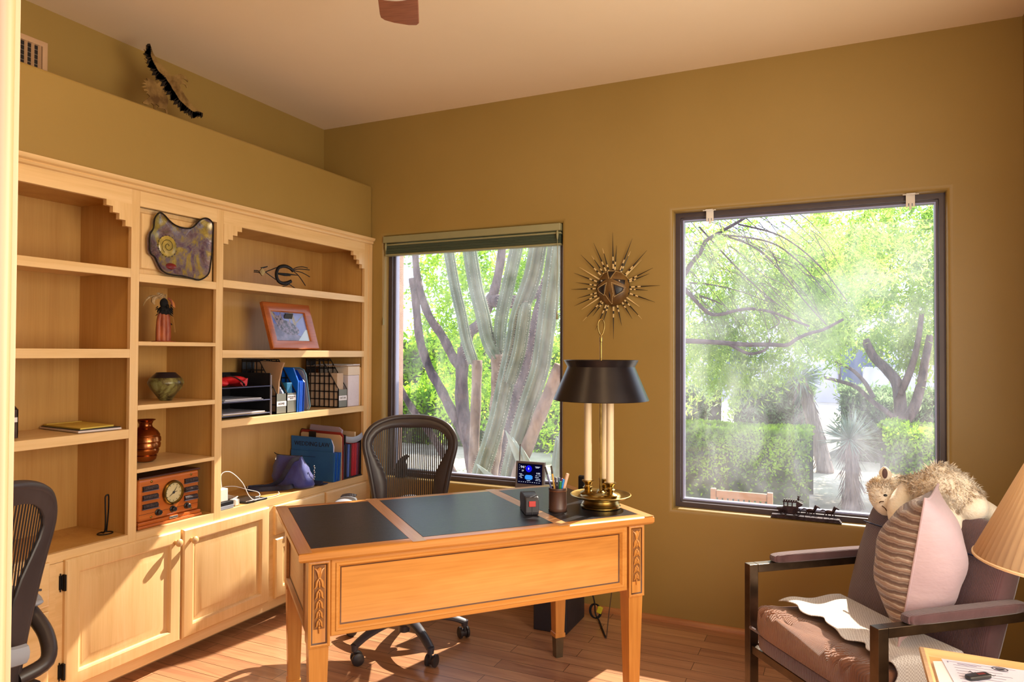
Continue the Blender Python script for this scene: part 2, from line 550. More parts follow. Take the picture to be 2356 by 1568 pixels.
# ------------------------------------------------------------------ built-in bookcase
BK = -.335
bc = thing('built_in_bookcase', 'pale maple built-in bookcase filling the wall under the plaster ledge', 'bookcase', (-.17, -1.38, .575))
BAYS = [(-2.73, -1.644), (-1.606, -1.207), (-1.167, -.076)]
for (a, b) in ((-2.77, -2.73), (-1.644, -1.606), (-1.207, -1.167), (-.076, -.004)):
    mb = MB(); mb.box(-.02, a, .5765, 0, b, 2.035); mb.build('stile', m_maple_v, bc, bevel=.0015)
for (a, b) in BAYS:
    for (z0, z1) in ((1.967, 2.035), (.577, .613)):
        mb = MB(); mb.box(-.02, a, z0, -.0003, b, z1); mb.build('rail', m_maple, bc)
mb = MB(); mb.box(-.02, -.038, .60, .003, -.036, 2.03); mb.box(-.0, -.036, .577, .004, -.003, 2.03)
mb.build('end_moulding', m_maple_v, bc)
mb = MB(); mb.box(BK - .012, -2.76, .58, BK, -.01, 2.02); mb.build('back_panel', m_maple_in_shaded, bc)
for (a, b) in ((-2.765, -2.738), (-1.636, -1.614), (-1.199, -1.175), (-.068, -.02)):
    mb = MB(); mb.box(BK, a, .60, -.02, b, 2.0); mb.build('divider', m_maple_in_shaded, bc)
mb = MB(); mb.box(BK, -2.76, 1.985, -.02, -.02, 2.005); mb.build('top_panel', m_maple_in_shaded, bc)
mb = MB(); mb.box(BK, -2.76, .585, -.0202, -.02, .613); mb.build('bottom_panel', m_maple_in_shaded, bc)
for bay, levels in ((0, ((1.704, .038), (1.373, .037), (1.045, .038))), (1, ((1.688, .036), (1.405, .018), (1.140, .022), (.875, .017))), (2, ((1.704, .038), (1.371, .038), (1.038, .036)))):
    a, b = BAYS[bay]
    for (z, th) in levels:
        z -= .001; mb = MB(); mb.box(BK, a - .006, z - .018, -.02, b + .006, z); mb.box(-.02, a + .0005, z - th + .001, 0, b - .0005, z)
        mb.build('shelf', m_maple, bc, bevel=.0015)
for (y0, s) in ((-1.644, -1), (-1.167, 1), (-.076, -1), (-2.73, 1)):
    pl = [(y0, 1.967), (y0 + s * .111, 1.967)]
    for k in range(4):
        pl += [(y0 + s * (.111 - k * .0277), 1.944 - k * .0237), (y0 + s * (.111 - (k + 1) * .0277), 1.944 - k * .0237)]
    mb = MB(); mb.prism(pl, 'x', -.02, .0005); mb.build('stepped_bracket', m_maple_v, bc)
mb = MB(); mb.prism([(-.01, 2.03), (0, 2.03), (.009, 2.034), (.013, 2.041), (.010, 2.047), (.020, 2.052), (.025, 2.060), (.026, 2.067), (-.002, 2.067)], 'y', -2.77, -.003)
mb.build('crown_moulding', m_maple, bc, sharp=25)
RP = [(0, 0), (.018, 0), (.024, .010), (.030, .012), (.060, .018), (.064, .018)]
mb = MB(); mb.panel(frame_mat((-.03, -1.606, 1.690), (0, 1, 0), (0, 0, 1)), .399, .277, RP); mb.build('raised_panel', m_maple_v, bc)

# ------------------------------------------------------------------ base cabinets
DOOR = [(0, 0), (0, .014), (.006, .019), (.011, .020), (.050, .020), (.056, .017), (.060, .009), (.070, .009), (.098, .017), (.102, .018)]
DRAW = [(0, 0), (0, .012), (.005, .017), (.010, .019)]
KM = Matrix.Rotation(PI / 2, 4, 'Y')
m_knob = wood('knob_maple', '#C79A62', '#D6AE78', '#E0BE8E', 'z', .35, .3)


def knob(parent, y, z, m=None, x=.02):
    mb = MB(); mb.lathe([(.004, 0), (.009, .001), (.0085, .006), (.007, .010), (.012, .016), (.0165, .022), (.0165, .029), (.012, .034), (.003, .036)], (x, y, z), 20, True, KM)
    mb.build('knob', m or m_knob, parent)


def hinge(parent, y, z):
    mb = MB(); mb.box(.0005, y - .009, z - .026, .003, y, z + .026); mb.box(.006, y, z - .03, .0225, y + .006, z + .03)
    mb.tube([(.004, y + .001, z - .024), (.004, y + .001, z + .024)], .004, 8)
    mb.tube([(.004, y - .005, z - .034), (.004, y - .005, z + .034)], .0022, 8)
    mb.build('hinge', m_iron, parent)


def carcass(t, y0, y1):
    mb = MB(); mb.box(BK, y0, .052, 0, y1, .5755); mb.box(BK, y0, .0, -.095, y1, .052); mb.build('carcass', m_maple, t)


def door(t, y0, y1, z0, z1):
    mb = MB(); mb.panel(frame_mat((0, y0, z0), (0, 1, 0), (0, 0, 1)), y1 - y0, z1 - z0, DOOR)
    return mb.build('door', m_maple_v, t, sharp=25)


t = thing('base_cabinet', 'maple base cabinet with two raised panel doors and wooden knobs below the wooden radio', 'cabinet', (-.16, -1.4, 0))
carcass(t, -1.935, -.852)
d = door(t, -1.908, -1.401, .100, .582); knob(d, -1.432, .535); hinge(d, -1.914, .50); hinge(d, -1.914, .17)
d = door(t, -1.388, -.872, .100, .578); knob(d, -1.350, .528)
for z in (.47, .19):
    mb = MB(); mb.box(.001, -.871, z - .03, .004, -.862, z + .03); mb.tube([(.006, -.870, z - .03), (.006, -.870, z + .03)], .004, 8); mb.build('hinge', m_iron, d)
t = thing('drawer_cabinet', 'maple drawer cabinet with white knob at the dark left end by the door', 'cabinet', (-.16, -2.35, 0))
carcass(t, -2.77, -1.935)
for (z0, z1) in ((.428, .588), (.100, .412)):
    mb = MB(); mb.panel(frame_mat((0, -2.70, z0), (0, 1, 0), (0, 0, 1)), .735, z1 - z0, DRAW); q = mb.build('drawer', m_maple, t)
    knob(q, -2.095, (z0 + z1) / 2 if z0 > .3 else .16, m_white, .019)
t = thing('drawer_cabinet', 'maple drawer cabinet behind the desk chair, under the navy handbag', 'cabinet', (-.16, -.43, 0))
carcass(t, -.852, -.004)
for (y0, y1) in ((-.826, -.446), (-.433, -.064)):
    mb = MB(); mb.panel(frame_mat((0, y0, .425), (0, 1, 0), (0, 0, 1)), y1 - y0, .147, DRAW); q = mb.build('drawer', m_maple, t)
    knob(q, (y0 + y1) / 2, .50)
    d = door(t, y0, y1, .100, .404); knob(d, y1 - .03 if y0 < -.5 else y0 + .03, .36)

# air vent on the niche wall
m_vent = mat('vent_paint', '#C8A482', rough=.5)
t = thing('air_vent', 'white louvred air vent high on the niche wall beside the door', 'vent', (-.385, -1.93, 2.49))
M = frame_mat((-.384, -2.10, 2.49), (0, 1, 0), (0, 0, 1))
mb = MB(); mb.panel(M, .34, .165, [(0, 0), (0, .006), (.004, .009), (.024, .012), (.026, .0)], False); mb.build('frame', m_vent, t)
mb = MB(); mb.box(-.3845, -2.08, 2.51, -.383, -1.78, 2.635); mb.build('dark_duct', m_black, t)
mb = MB()
for i in range(11): mb.obox((-.376, -2.065 + i * .027, 2.572), (.012, .0025, .118), (0, 0, .5))
mb.build('louvres', m_vent, t)
mb = MB()
for i in range(5): mb.box(-.382, -2.075, 2.53 + i * .02, -.381, -1.785, 2.532 + i * .02)
mb.build('crossbars', m_chrome, t)

# ================================================================== writing desk
DA = math.radians(48.7)
desk = thing('writing_desk', 'honey oak writing desk with three black leather panels set in its top', 'desk', (1.326, -1.243, 0), DA)
DT = Matrix.Translation((1.326, -1.243, 0)) @ Matrix.Rotation(DA, 4, 'Z')


def dk(x, y, z=.7612): return DT @ Vector((x, y, z))


m_oak = wood('desk_oak', '#B4722F', '#CE8A3E', '#DD9E52', 'x', .34, .3, .55, .3)
m_oak_z = wood('desk_oak_upright', '#B4722F', '#CE8A3E', '#DD9E52', 'z', .36, .3, .6, .3)
m_oak_y = wood('desk_oak_cross', '#A8703C', '#BE8650', '#CE9A66', 'y', .34, .3, .6, .3)
m_groove = mat('dark_glaze', '#4E2A10', '#66380F', rough=.5, vs=20)  # dark brown for thin lines along the mouldings and round the leather
m_leather = mat('black_leather', '#131318', '#1D1D24', rough=.30, vs=10, st=(1, 14, 1), bs=26, bk=.28, bd=.003, rot=(0, 0, .2))
m_ferrule = mat('dull_ferrule', '#6E6350', '#7D705A', rough=.4, metal=.8, vs=14)
mb = MB(); mb.panel(frame_mat((-.637, -.354, .728), (1, 0, 0), (0, 1, 0)), 1.274, .708, [(.012, 0), (.004, .004), (0, .010), (0, .026), (.004, .0305), (.008, .032), (.044, .032)])
mb.box(-.62, -.34, .7275, .62, .34, .729)
top = mb.build('top', m_oak, desk, local=True, sharp=30)
mb = MB()
for (a, b) in ((-.594, -.288), (-.238, .239), (.287, .594)): mb.box(a - .002, -.309, .755, b + .002, .309, .7603)
mb.build('inlay_line', m_groove, top, local=True)
for (a, b) in ((-.594, -.288), (-.238, .239), (.287, .594)):
    mb = MB(); mb.box(a, -.307, .756, b, .307, .7608); mb.build('leather_panel', m_leather, top, local=True)
mb = MB()
for x in (-.263, .263): mb.box(x - .0225, -.352, .7595, x + .0225, .352, .7604)
mb.box(-.6365, -.352, .7595, -.598, .352, .7603); mb.box(.598, -.352, .7595, .6365, .352, .7603)
mb.build('cross_band', m_oak_y, top, local=True)
PAN = [(0, -.02), (0, .008), (.003, .010), (.013, .010), (.016, .013), (.022, .012), (.027, .005), (.030, .001), (.033, .0)]
GRV = [(.0295, .0016), (.0295, .0024), (.0335, .0008), (.0335, .0)]


def apron(name, o, xa, w, h, m, z=(0, 0, 1)):
    M = frame_mat(o, xa, z)
    mb = MB(); mb.panel(M, w, h, PAN); q = mb.build(name, m, desk, local=True, sharp=25)
    mb = MB(); mb.panel(M, w, h, GRV, False); mb.build('glazed_groove', m_groove, q, local=True)


apron('front_panel', (-.537, -.316, .490), (1, 0, 0), 1.074, .238, m_oak)
apron('side_panel', (-.596, .26, .490), (0, -1, 0), .52, .238, m_oak_y)
apron('side_panel', (.596, -.26, .490), (0, 1, 0), .52, .238, m_oak_y)
mb = MB(); mb.box(-.57, -.30, .58, .57, .29, .728); mb.build('carcass', m_oak, desk, local=True)
for x in (-.35, .0, .35):
    mb = MB(); mb.panel(frame_mat((x + .16, .29, .60), (-1, 0, 0), (0, 0, 1)), .32, .115, [(0, 0), (0, .008), (.004, .012), (.02, .012)]); q = mb.build('drawer', m_oak, desk, local=True)
    mb = MB(); mb.ell((x, .315, .655), (.012, .014, .012), 12, 8); mb.build('knob', m_brass, q, local=True)


def bell(mb, x, y, z, s):
    for sg in (-1, 1):
        pts = smooth_path([(x + sg * .002 * s, y, z), (x + sg * .008 * s, y - .001, z - .010 * s), (x + sg * .0095 * s, y - .001, z - .022 * s), (x + sg * .015 * s, y, z - .030 * s)], 4)
        mb.tube(pts, lerp_list([.0025 * s, .0042 * s, .004 * s, .0012 * s], len(pts)), 6, flat=1)
    pts = [(x, y, z - .006 * s), (x, y - .002, z - .018 * s), (x, y, z - .028 * s)]
    mb.tube(pts, [.002 * s, .0036 * s, .002 * s], 6)
    mb.ell((x, y - .001, z + .001), (.005 * s, .003, .0028), 8, 6)


LEGS = [(-.572, -.292), (.576, -.292), (-.572, .292), (.572, .292)]
for k, (x, y) in enumerate(LEGS):
    sx = 1 if x > 0 else -1; sy = 1 if y > 0 else -1
    mb = MB(); h = .033
    mb.box(x - h, y - h, .463, x + h, y + h, .728)
    # tapering leg with a collar above the ferrule
    def sq(a, z): return [(x - a, y - a, z), (x + a, y - a, z), (x + a, y + a, z), (x - a, y + a, z)]
    mb.loft([sq(.030, .466), sq(.0215, .115), sq(.0215, .112), sq(.0245, .110), sq(.0245, .092), sq(.0205, .090)])
    leg = mb.build('leg', m_oak_z, desk, local=True, sharp=30)
    mb = MB(); mb.loft([sq(.0195, .091), sq(.0165, 0)]); mb.build('ferrule', m_ferrule, leg, local=True)
    if sy < 0:
        M = frame_mat((x - h, y - h, .463), (1, 0, 0), (0, 0, 1))
        mb = MB(); mb.panel(M, 2 * h, .262, [(.0, 0), (0, .004), (.006, .006), (.010, .003), (.012, .0012), (.014, .0006)]); mb.build('sunk_panel', m_oak_z, leg, local=True, sharp=20)
        mb = MB(); mb.panel(M, 2 * h, .262, [(.0095, .004), (.0105, .0036), (.0125, .0014), (.0135, .001)], False); mb.build('glazed_groove', m_groove, leg, local=True)
        mb = MB(); yy = y - h - .003
        for sg in (-1, 1):
            mb.tube(smooth_path([(x + sg * .002, yy, .676), (x + sg * .004, yy - .001, .688), (x + sg * .009, yy, .699), (x + sg * .0155, yy + .001, .703)], 4), lerp_list([.0028, .004, .003, .001], 13), 6)
            mb.tube([(x + sg * .0015, yy, .678), (x + sg * .004, yy, .704)], [.002, .0026], 6)
        mb.tube([(x, yy, .676), (x, yy - .001, .706)], [.0022, .003], 6)
        z = .672
        for s in (1.0, .88, .84, .78, .74):
            bell(mb, x, yy, z, s); z -= .0325 * s + .003
        for q in range(4): mb.ell((x, yy, z + .004 - q * .005), (.0035 - q * .0005, .003, .003), 8, 6)
        mb.build('carved_bellflowers', m_oak_z, leg, local=True)
        mb = MB(); mb.box(x - .0165, y - h - .0014, .518, x + .0165, y - h + .002, .712); mb.build('carving_ground', mat('carving_shadow_glaze', '#7A4A1C', '#94602A', rough=.5, vs=30), leg, local=True)  # darker ground, recess shade around the carving put into its colour

# ================================================================== desk lamp
m_shade = mat('black_tole_shade', '#1C171A', '#241E20', rough=.33, metal=.35, vs=8)
m_inner = mat('shade_lining', '#B9A887', rough=.5)
m_candle = mat('ivory_candle_tube', '#DCC39A', '#E4CDA8', rough=.45, vs=4)
LX = dk(.528, -.150, .7608)
lamp = thing('desk_lamp', 'brass candlestick desk lamp with a round black metal shade', 'lamp', tuple(LX))
VR = Vector((math.cos(.435), math.sin(.435), 0)); VA = Vector((-math.sin(.435), math.cos(.435), 0))
c = LX
mb = MB()
mb.lathe([(.074, 0), (.078, .003), (.078, .008), (.073, .012), (.074, .016), (.069, .022), (.067, .030), (.070, .035), (.100, .040), (.117, .047), (.119, .051), (.115, .0525), (.098, .046), (.079, .046), (.076, .050), (.060, .055), (.040, .057), (.016, .058), (.012, .063), (.009, .064), (.006, .066)], c, 48)
mb.build('base', m_brass, lamp)
mb = MB(); mb.lathe([(.0055, .06), (.0055, .555), (.009, .556), (.009, .566), (.0045, .567), (.0045, .645), (.0062, .647), (.0062, .66), (.004, .668), (.003, .674)], c, 14)
mb.build('stem', m_brass, lamp)
mb = MB(); pts = []
for i in range(28):
    a = 2 * PI * i / 28
    pts.append(c + VR * (.0125 * math.sin(a) * (1 - .25 * math.cos(a))) + Vector((0, 0, .704 - .031 * math.cos(a))))
mb.tube(pts, .0024, 8, loop=True)
mb.build('loop_finial', m_brass, lamp)
CUP = [(.030, .052), (.031, .056), (.026, .060), (.017, .063), (.013, .068), (.017, .073), (.020, .077), (.014, .081), (.012, .086), (.015, .094), (.021, .099), (.0235, .101), (.0235, .104), (.014, .105)]
for a in (170, -52, 66):
    q = c + VR * (.050 * math.cos(math.radians(a))) + VA * (.050 * math.sin(math.radians(a)))
    mb = MB(); mb.lathe(CUP, q, 24); cp = mb.build('candle_cup', m_brass, lamp)
    mb = MB(); mb.lathe([(.0145, .10), (.0142, .46), (.012, .462)], q, 20); mb.build('candle_tube', m_candle, cp)
mb = MB(); mb.lathe([(.185, .418), (.187, .420), (.185, .424), (.132, .549), (.146, .574), (.1445, .575), (.1305, .550), (.1835, .424)], c, 64, False)
sh = mb.build('lamp_shade', m_shade, lamp, sharp=30)
mb = MB(); mb.lathe([(.1825, .4235), (.1296, .549)], c, 64, False); mb.lathe([(.1296, .549), (.009, .549)], c, 64, False); mb.build('shade_lining', m_inner, sh)
mb = MB(); mb.tube([c + VR * .02 + VA * -.045 + Vector((0, 0, .056)), c + VR * .021 + VA * -.047 + Vector((0, 0, .070))], [.004, .003], 8); mb.build('switch', m_brass, lamp)

# ================================================================== things on the desk
m_cup = mat('brown_leather_cup', '#3A2620', '#55392D', rough=.4, vs=9, st=(1, 1, .5), bs=60, bk=.08)
PC = dk(.345, -.138, .7608)
t = thing('pencil_cup', 'round brown leather pencil cup in front of the brass lamp', 'cup', tuple(PC))
mb = MB(); mb.lathe([(.034, 0), (.0355, .002), (.0355, .008), (.0345, .009), (.0345, .010), (.0355, .011), (.0345, .014), (.0340, .076), (.0350, .078), (.0345, .082), (.0350, .084), (.0345, .088), (.031, .088), (.030, .010), (.006, .009)], PC, 40); mb.build('body', m_cup, t)
mb = MB(); mb.lathe([(.0349, .0765), (.0355, .0775), (.0349, .0785)], PC, 40, False); mb.build('gilt_line', mat('copper_line', '#8A5434', rough=.35, metal=.7), t)


def pen(name, lab, cat, dx, dy, tip, r, cols, h):
    """dx, dy: where it leans at the rim; h: height above the desk"""
    a = PC + VR * (dx * .55) + VA * (dy * .55) + Vector((0, 0, .048)); b = PC + VR * dx * 1.0 + VA * dy + Vector((0, 0, .088))
    d = (b - a).normalized(); L = (h - .048) / d.z
    mb = MB()
    n = len(cols)
    for i in range(n):
        mb.cur = i; f0_, f1_ = i / n, (i + 1) / n
        mb.tube([a + d * L * f0_, a + d * L * (f1_ - .02), a + d * L * f1_], [r, r, r if i < n - 1 else r * tip], 8)
    single(mb, name, cols, lab, cat, tuple(a), 'pens and pencils in the leather cup')


pl = lambda h: mat('pen_' + h[1:], h, rough=.35)
pen('pencil', 'striped pencil with a dark tip leaning furthest left out of the leather cup', 'pencil', -.026, .004, .5, .0036, [pl('#8C2A33'), pl('#4A4A74'), pl('#6A6A8C'), pl('#2A1C14')], .166)
pen('pencil', 'yellow pencil with a black end sticking up tallest from the leather cup', 'pencil', -.013, .008, .6, .0038, [pl('#7A2430'), pl('#B98A2A'), pl('#C79A33'), pl('#3A2A14')], .168)
pen('pen', 'dark red pen low in the leather cup behind the yellow pencil', 'pen', -.006, .012, .6, .0042, [pl('#571A28'), pl('#3C2430')], .124)
pen('pen', 'slate grey pen with a wide clip in the middle of the leather cup', 'pen', .004, .010, .5, .0056, [pl('#3C4858'), pl('#55606E')], .124)
pen('pen', 'green pen leaning to the front of the leather cup', 'pen', .008, -.010, .4, .0052, [pl('#1F4A2C'), pl('#2F7A3E')], .114)
pen('pen', 'bright blue pen leaning right in the leather cup', 'pen', .016, -.006, .8, .0046, [pl('#1668B4'), pl('#1E7CCB')], .121)
pen('pen', 'black ballpoint with a red cap at the back of the leather cup', 'pen', .013, .014, .6, .0040, [pl('#2A2230'), pl('#8E3440')], .120)
pen('stick', 'thick peach coloured stick leaning furthest right out of the leather cup', 'stick', .0235, -.004, .9, .0066, [pl('#D9A98A'), pl('#DDAE90')], .142)

# electric stapler
SA = math.radians(124)
ST = dk(.235, -.115, .7608)
t = thing('electric_stapler', 'dark grey electric stapler with a red square on its end beside the leather cup', 'stapler', tuple(ST), SA)
mb = MB()
prof = [(-.062, .0), (-.062, .010), (-.050, .014), (-.056, .030), (-.066, .044), (-.060, .060), (-.048, .072), (-.020, .074), (.040, .070), (.056, .066), (.062, .056), (.063, .012), (.060, 0)]
prof = [(-a, b) for a, b in prof]
mb.prism(prof, 'y', -.026, .026)
b_ = mb.build('body', m_dark, t, bevel=.006, seg=3, local=True)
mb = MB(); mb.box(-.066, -.013, .032, -.0625, .013, .053); mb.build('red_window', mat('red_plastic', '#B8302C', rough=.35), t, bevel=.003, local=True)
mb = MB(); mb.box(-.0642, -.001, .004, -.0628, .001, .030); mb.build('front_seam', m_black, t, local=True)
mb = MB(); mb.box(.046, -.022, .002, .074, .022, .012); mb.box(.010, -.024, .0735, .014, .024, .0755); mb.build('staple_throat', m_black, t, local=True)

q = dk(.572, .075, .7608)
mb = MB(); mb.box(q.x - .016, q.y - .009, q.z, q.x + .016, q.y + .009, q.z + .085)
single(mb, 'cordless_handset', m_black, 'small black cordless handset standing behind the brass lamp', 'phone', tuple(q), bevel=.007, seg=3)
q = dk(.405, -.075, .7608)
mb = MB(); mb.ell((q.x, q.y, q.z + .007), (.008, .008, .007), 14, 8)
single(mb, 'glass_bead', m_chrome, 'small silver bead lying behind the leather pencil cup', 'bead', tuple(q))

# ================================================================== office chairs
m_gr = mat('graphite_frame', '#322B2D', '#3B3335', rough=.38, vs=6)
m_gr2 = mat('graphite_base', '#3A3840', '#45424A', rough=.4, vs=6)
m_net = meshmat('chair_net', '#1B1618', .0098, .66, 1, 0)
m_net2 = meshmat('seat_net', '#1B1618', .006, .75, 0, 0)
m_pad = mat('grey_arm_pad', '#8F93A0', '#9A9EAA', rough=.45, vs=5)
m_wheel = mat('caster_tyre', '#2A2527', '#332D2F', rough=.4, vs=9)
OUT = [(0, 1.032), (.05, 1.031), (.10, 1.025), (.15, 1.010), (.19, .987), (.215, .955), (.226, .920), (.224, .88), (.212, .83), (.198, .77), (.184, .70), (.172, .63), (.164, .56), (.158, .48)]
INN = [(0, .978), (.05, .980), (.10, .978), (.14, .968), (.166, .950), (.184, .925), (.191, .900), (.182, .868), (.160, .825), (.134, .775), (.118, .725), (.114, .65), (.114, .57), (.114, .49)]


def back_x(y, z): return -.215 - .14 * (z - .48) - .10 * max(0, z - .80) ** 1.5 + .9 * y * y


def make_chair(loc, rz, lab):
    t = thing('office_chair', lab, 'chair', loc, rz)
    for k in range(5):
        a = math.radians(-43 + 72 * k)
        d = Vector((math.cos(a), math.sin(a), 0)); n = Vector((-d.y, d.x, 0))
        pts = smooth_path([d * .03 + Vector((0, 0, .125)), d * .12 + Vector((0, 0, .128)), d * .22 + Vector((0, 0, .108)), d * .285 + Vector((0, 0, .082))], 4)
        mb = MB(); mb.tube(pts, lerp_list([.030, .026, .021, .019], len(pts)), 10, flat=.75)
        mb.tube([d * .285 + Vector((0, 0, .088)), d * .285 + Vector((0, 0, .062))], [.018, .015], 10)
        lg = mb.build('base_leg', m_gr2, t, local=True)
        sw = math.radians(20 + 47 * k); e = Vector((math.cos(sw), math.sin(sw), 0)); g = Vector((-e.y, e.x, 0))
        w0 = d * .285 + g * .012 + Vector((0, 0, .028))
        mb = MB(); mb.tube([w0 - e * .010, w0 + e * .010], .019, 14); mb.tube([d * .285 + Vector((0, 0, .066)), d * .285 + Vector((0, 0, .03))], .007, 8)
        for s in (-1, 1):
            mb.tube([w0 + e * s * .010, w0 + e * s * .013, w0 + e * s * .022, w0 + e * s * .026], [.020, .0275, .0275, .021], 22)
        mb.build('caster', m_wheel, lg, local=True)
    mb = MB(); mb.lathe([(.022, .062), (.026, .064), (.026, .09), (.040, .10), (.044, .145), (.030, .16), (.026, .24), (.018, .25), (.016, .37)], (0, 0, 0), 20); mb.build('gas_column', m_gr2, t, local=True)
    mb = MB(); mb.obox((-.03, 0, .385), (.26, .16, .06)); mb.build('tilt_housing', m_gr2, t, local=True, bevel=.015)
    # seat
    def sp(u, v):
        x = -.19 + .43 * u; y = (v - .5) * .47 * (1 - .12 * abs(u - .45))
        z = .455 - .055 * max(0, u - .72) ** 1.5 * 4 - .012 * math.cos((v - .5) * PI)
        return (x, y, z)
    mb = MB(); mb.grid(14, 12, sp); mb.build('seat', m_net2, t, local=True, fix=False)
    rim = [sp(u, 0) for u in [i / 12 for i in range(13)]] + [sp(1, v) for v in [i / 10 for i in range(1, 11)]] + [sp(1 - i / 12, 1) for i in range(1, 13)] + [sp(0, 1 - i / 10) for i in range(1, 10)]
    mb = MB(); mb.tube(rim, .016, 8, loop=True); mb.build('seat_frame', m_gr, t, local=True)
    # back: rim, wide inner band, net, lumbar pad
    full = [(-y, z) for y, z in OUT[::-1]] + OUT[1:]
    rp = [(back_x(y, z), y, z) for y, z in full]
    rp = smooth_path(rp, 3)
    mb = MB(); mb.tube(rp, .0135, 10)
    fo = [(-y, z) for y, z in OUT[::-1]] + OUT[1:]; fi = [(-y, z) for y, z in INN[::-1]] + INN[1:]
    r1 = [(back_x(y, z) + .004, y, z) for y, z in fo]; r2 = [(back_x((a + c) / 2, (b + d) / 2) + .014, (a + c) / 2, (b + d) / 2) for (a, b), (c, d) in zip(fo, fi)]
    r3 = [(back_x(y, z) + .006, y, z) for y, z in fi]; r4 = [(x - .016, y, z) for x, y, z in r3]; r5 = [(x - .016, y, z) for x, y, z in r1]
    mb.loft([r1, r2, r3, r4, r5], False, False)
    mb.tube([(back_x(-.158, .48), -.158, .485), (back_x(0, .44), 0, .45), (back_x(.158, .48), .158, .485)], .014, 8)
    bf = mb.build('back_frame', m_gr, t, local=True, fix=False)
    q = bf.modifiers.new('n', 'WEIGHTED_NORMAL')
    zs = [.985 - i * .02 for i in range(26)]

    def hw(z):
        if z > .975: return .10
        ys = [p for p in INN[3:]]
        for (y0, z0), (y1, z1) in zip(ys, ys[1:]):
            if z1 <= z <= z0: return y0 + (y1 - y0) * (z0 - z) / (z0 - z1 + 1e-9) + .01
        return .15 if z > .96 else .124
    mb = MB()
    rows = []
    for z in zs:
        h = hw(z); rows.append([(back_x(-h + 2 * h * k / 10, z) - .002, -h + 2 * h * k / 10, z) for k in range(11)])
    mb.loft(rows, False, False); mb.build('back_net', m_net, t, local=True, fix=False)
    mb = MB()
    lp = smooth_path([(-.24 - .02, -.135, .585), (-.262, -.09, .592), (-.272, 0, .618), (-.262, .09, .592), (-.26, .135, .585)], 5)
    mb.tube(lp, .017, 10, flat=1.5); mb.build('lumbar_pad', m_pad, t, local=True)
    for s in (-1, 1):
        mb = MB()
        mb.tube(smooth_path([(-.20, s * .165, .50), (-.215, s * .235, .52), (-.17, s * .268, .575), (-.10, s * .272, .635)], 5), .020, 10)
        ar = mb.build('arm_post', m_gr, t, local=True)
        mb = MB()
        pts = smooth_path([(-.125, s * .272, .655), (-.06, s * .276, .662), (.05, s * .276, .664), (.125, s * .268, .655)], 5)
        mb.tube(pts, lerp_list([.022, .044, .047, .024], len(pts)), 16, flat=.42)
        mb.ell((-.125, s * .272, .655), (.018, .021, .009), 14, 8); mb.ell((.125, s * .268, .655), (.02, .024, .01), 14, 8)
        ap = mb.build('arm_pad', m_pad, ar, local=True)
        mb = MB()
        for i in range(4):
            x = -.10 + i * .013
            mb.tube(smooth_path([(x, s * .276 - .034, .676), (x + .006, s * .276, .683), (x, s * .276 + .034, .676)], 4), .0035, 6)
        mb.build('grip_ridges', m_gr2, ap, local=True)
    return t


ch1 = make_chair((.79, -.81, 0), math.atan2(-.885, .465), 'black mesh office chair pulled up behind the writing desk')
ch2 = copy_tree(ch1)
ch2.location = (.496, -2.646, 0); ch2.rotation_euler = (0, 0, math.radians(188))
ch2['label'] = 'black mesh office chair cut off by the doorway, in front of the drawers'

# ================================================================== under the desk
mb = MB(); mb.box(1.262, -.385, 0, 1.438, -.12, .36)
t = thing('subwoofer', 'black box speaker on the floor behind the right end of the desk', 'speaker', (1.38, -.25, 0))
m_sub = mat('black_vinyl', '#211F28', '#28262E', rough=.5, vs=14)
mb.build('cabinet', m_sub, t, bevel=.006)
mb = MB(); mb.lathe([(.07, 0), (.075, .004), (.06, .008), (.03, .003), (.005, .006)], (1.285, -.25, .2), 24, True, Matrix.Rotation(-PI / 2, 4, 'Y')); mb.build('port', m_black, t)
m_cord = mat('black_cable', '#1B1A1C', rough=.55)
mb = MB(); mb.tube(smooth_path([(1.474, -.16, .20), (1.50, -.15, .10), (1.50, -.13, .03), (1.53, -.16, .008), (1.57, -.24, .006), (1.605, -.31, .006), (1.618, -.335, .006)], 6), .004, 8)
for i in range(3):
    mb.tube([(1.497 + .028 * math.cos(a) + .004 * i, -.135, .045 + .036 * math.sin(a)) for a in [k * 2 * PI / 18 for k in range(18)]], .003, 6, loop=True)
t = thing('power_cable', 'black cable coiled with a yellow tie beside the black box speaker', 'cable', (1.55, -.2, 0))
mb.build('cable', m_cord, t)
mb = MB(); mb.obox((1.525, -.137, .055), (.026, .014, .034), (0, .3, 0)); mb.build('yellow_tie', mat('yellow_tag', '#C9BE2E', rough=.5), t, bevel=.003)
mb = MB(); mb.tube(smooth_path([(1.625, -.345, .004), (1.628, -.32, .10), (1.628, -.25, .30), (1.60, -.29, .50), (1.58, -.32, .62)], 6), .0026, 6)
single(mb, 'lamp_cord', mat('brown_cord', '#4B3A2E', rough=.5), 'thin brown cord hanging from under the desk to the floor by the front leg', 'cord', (1.625, -.345, .0))

# ================================================================== things on the bookcase
FX = lambda y, z, x=0: frame_mat((x, y, z), (0, 1, 0), (0, 0, 1))          # a plane facing into the room
m_rust = mat('cut_steel', '#6B5233', '#A88C58', rough=.45, metal=.7, vs=14, rg=(.35, .6))
m_burnt = mat('burnt_steel', '#140F0C', '#2A211A', rough=.5, metal=.5, vs=40)

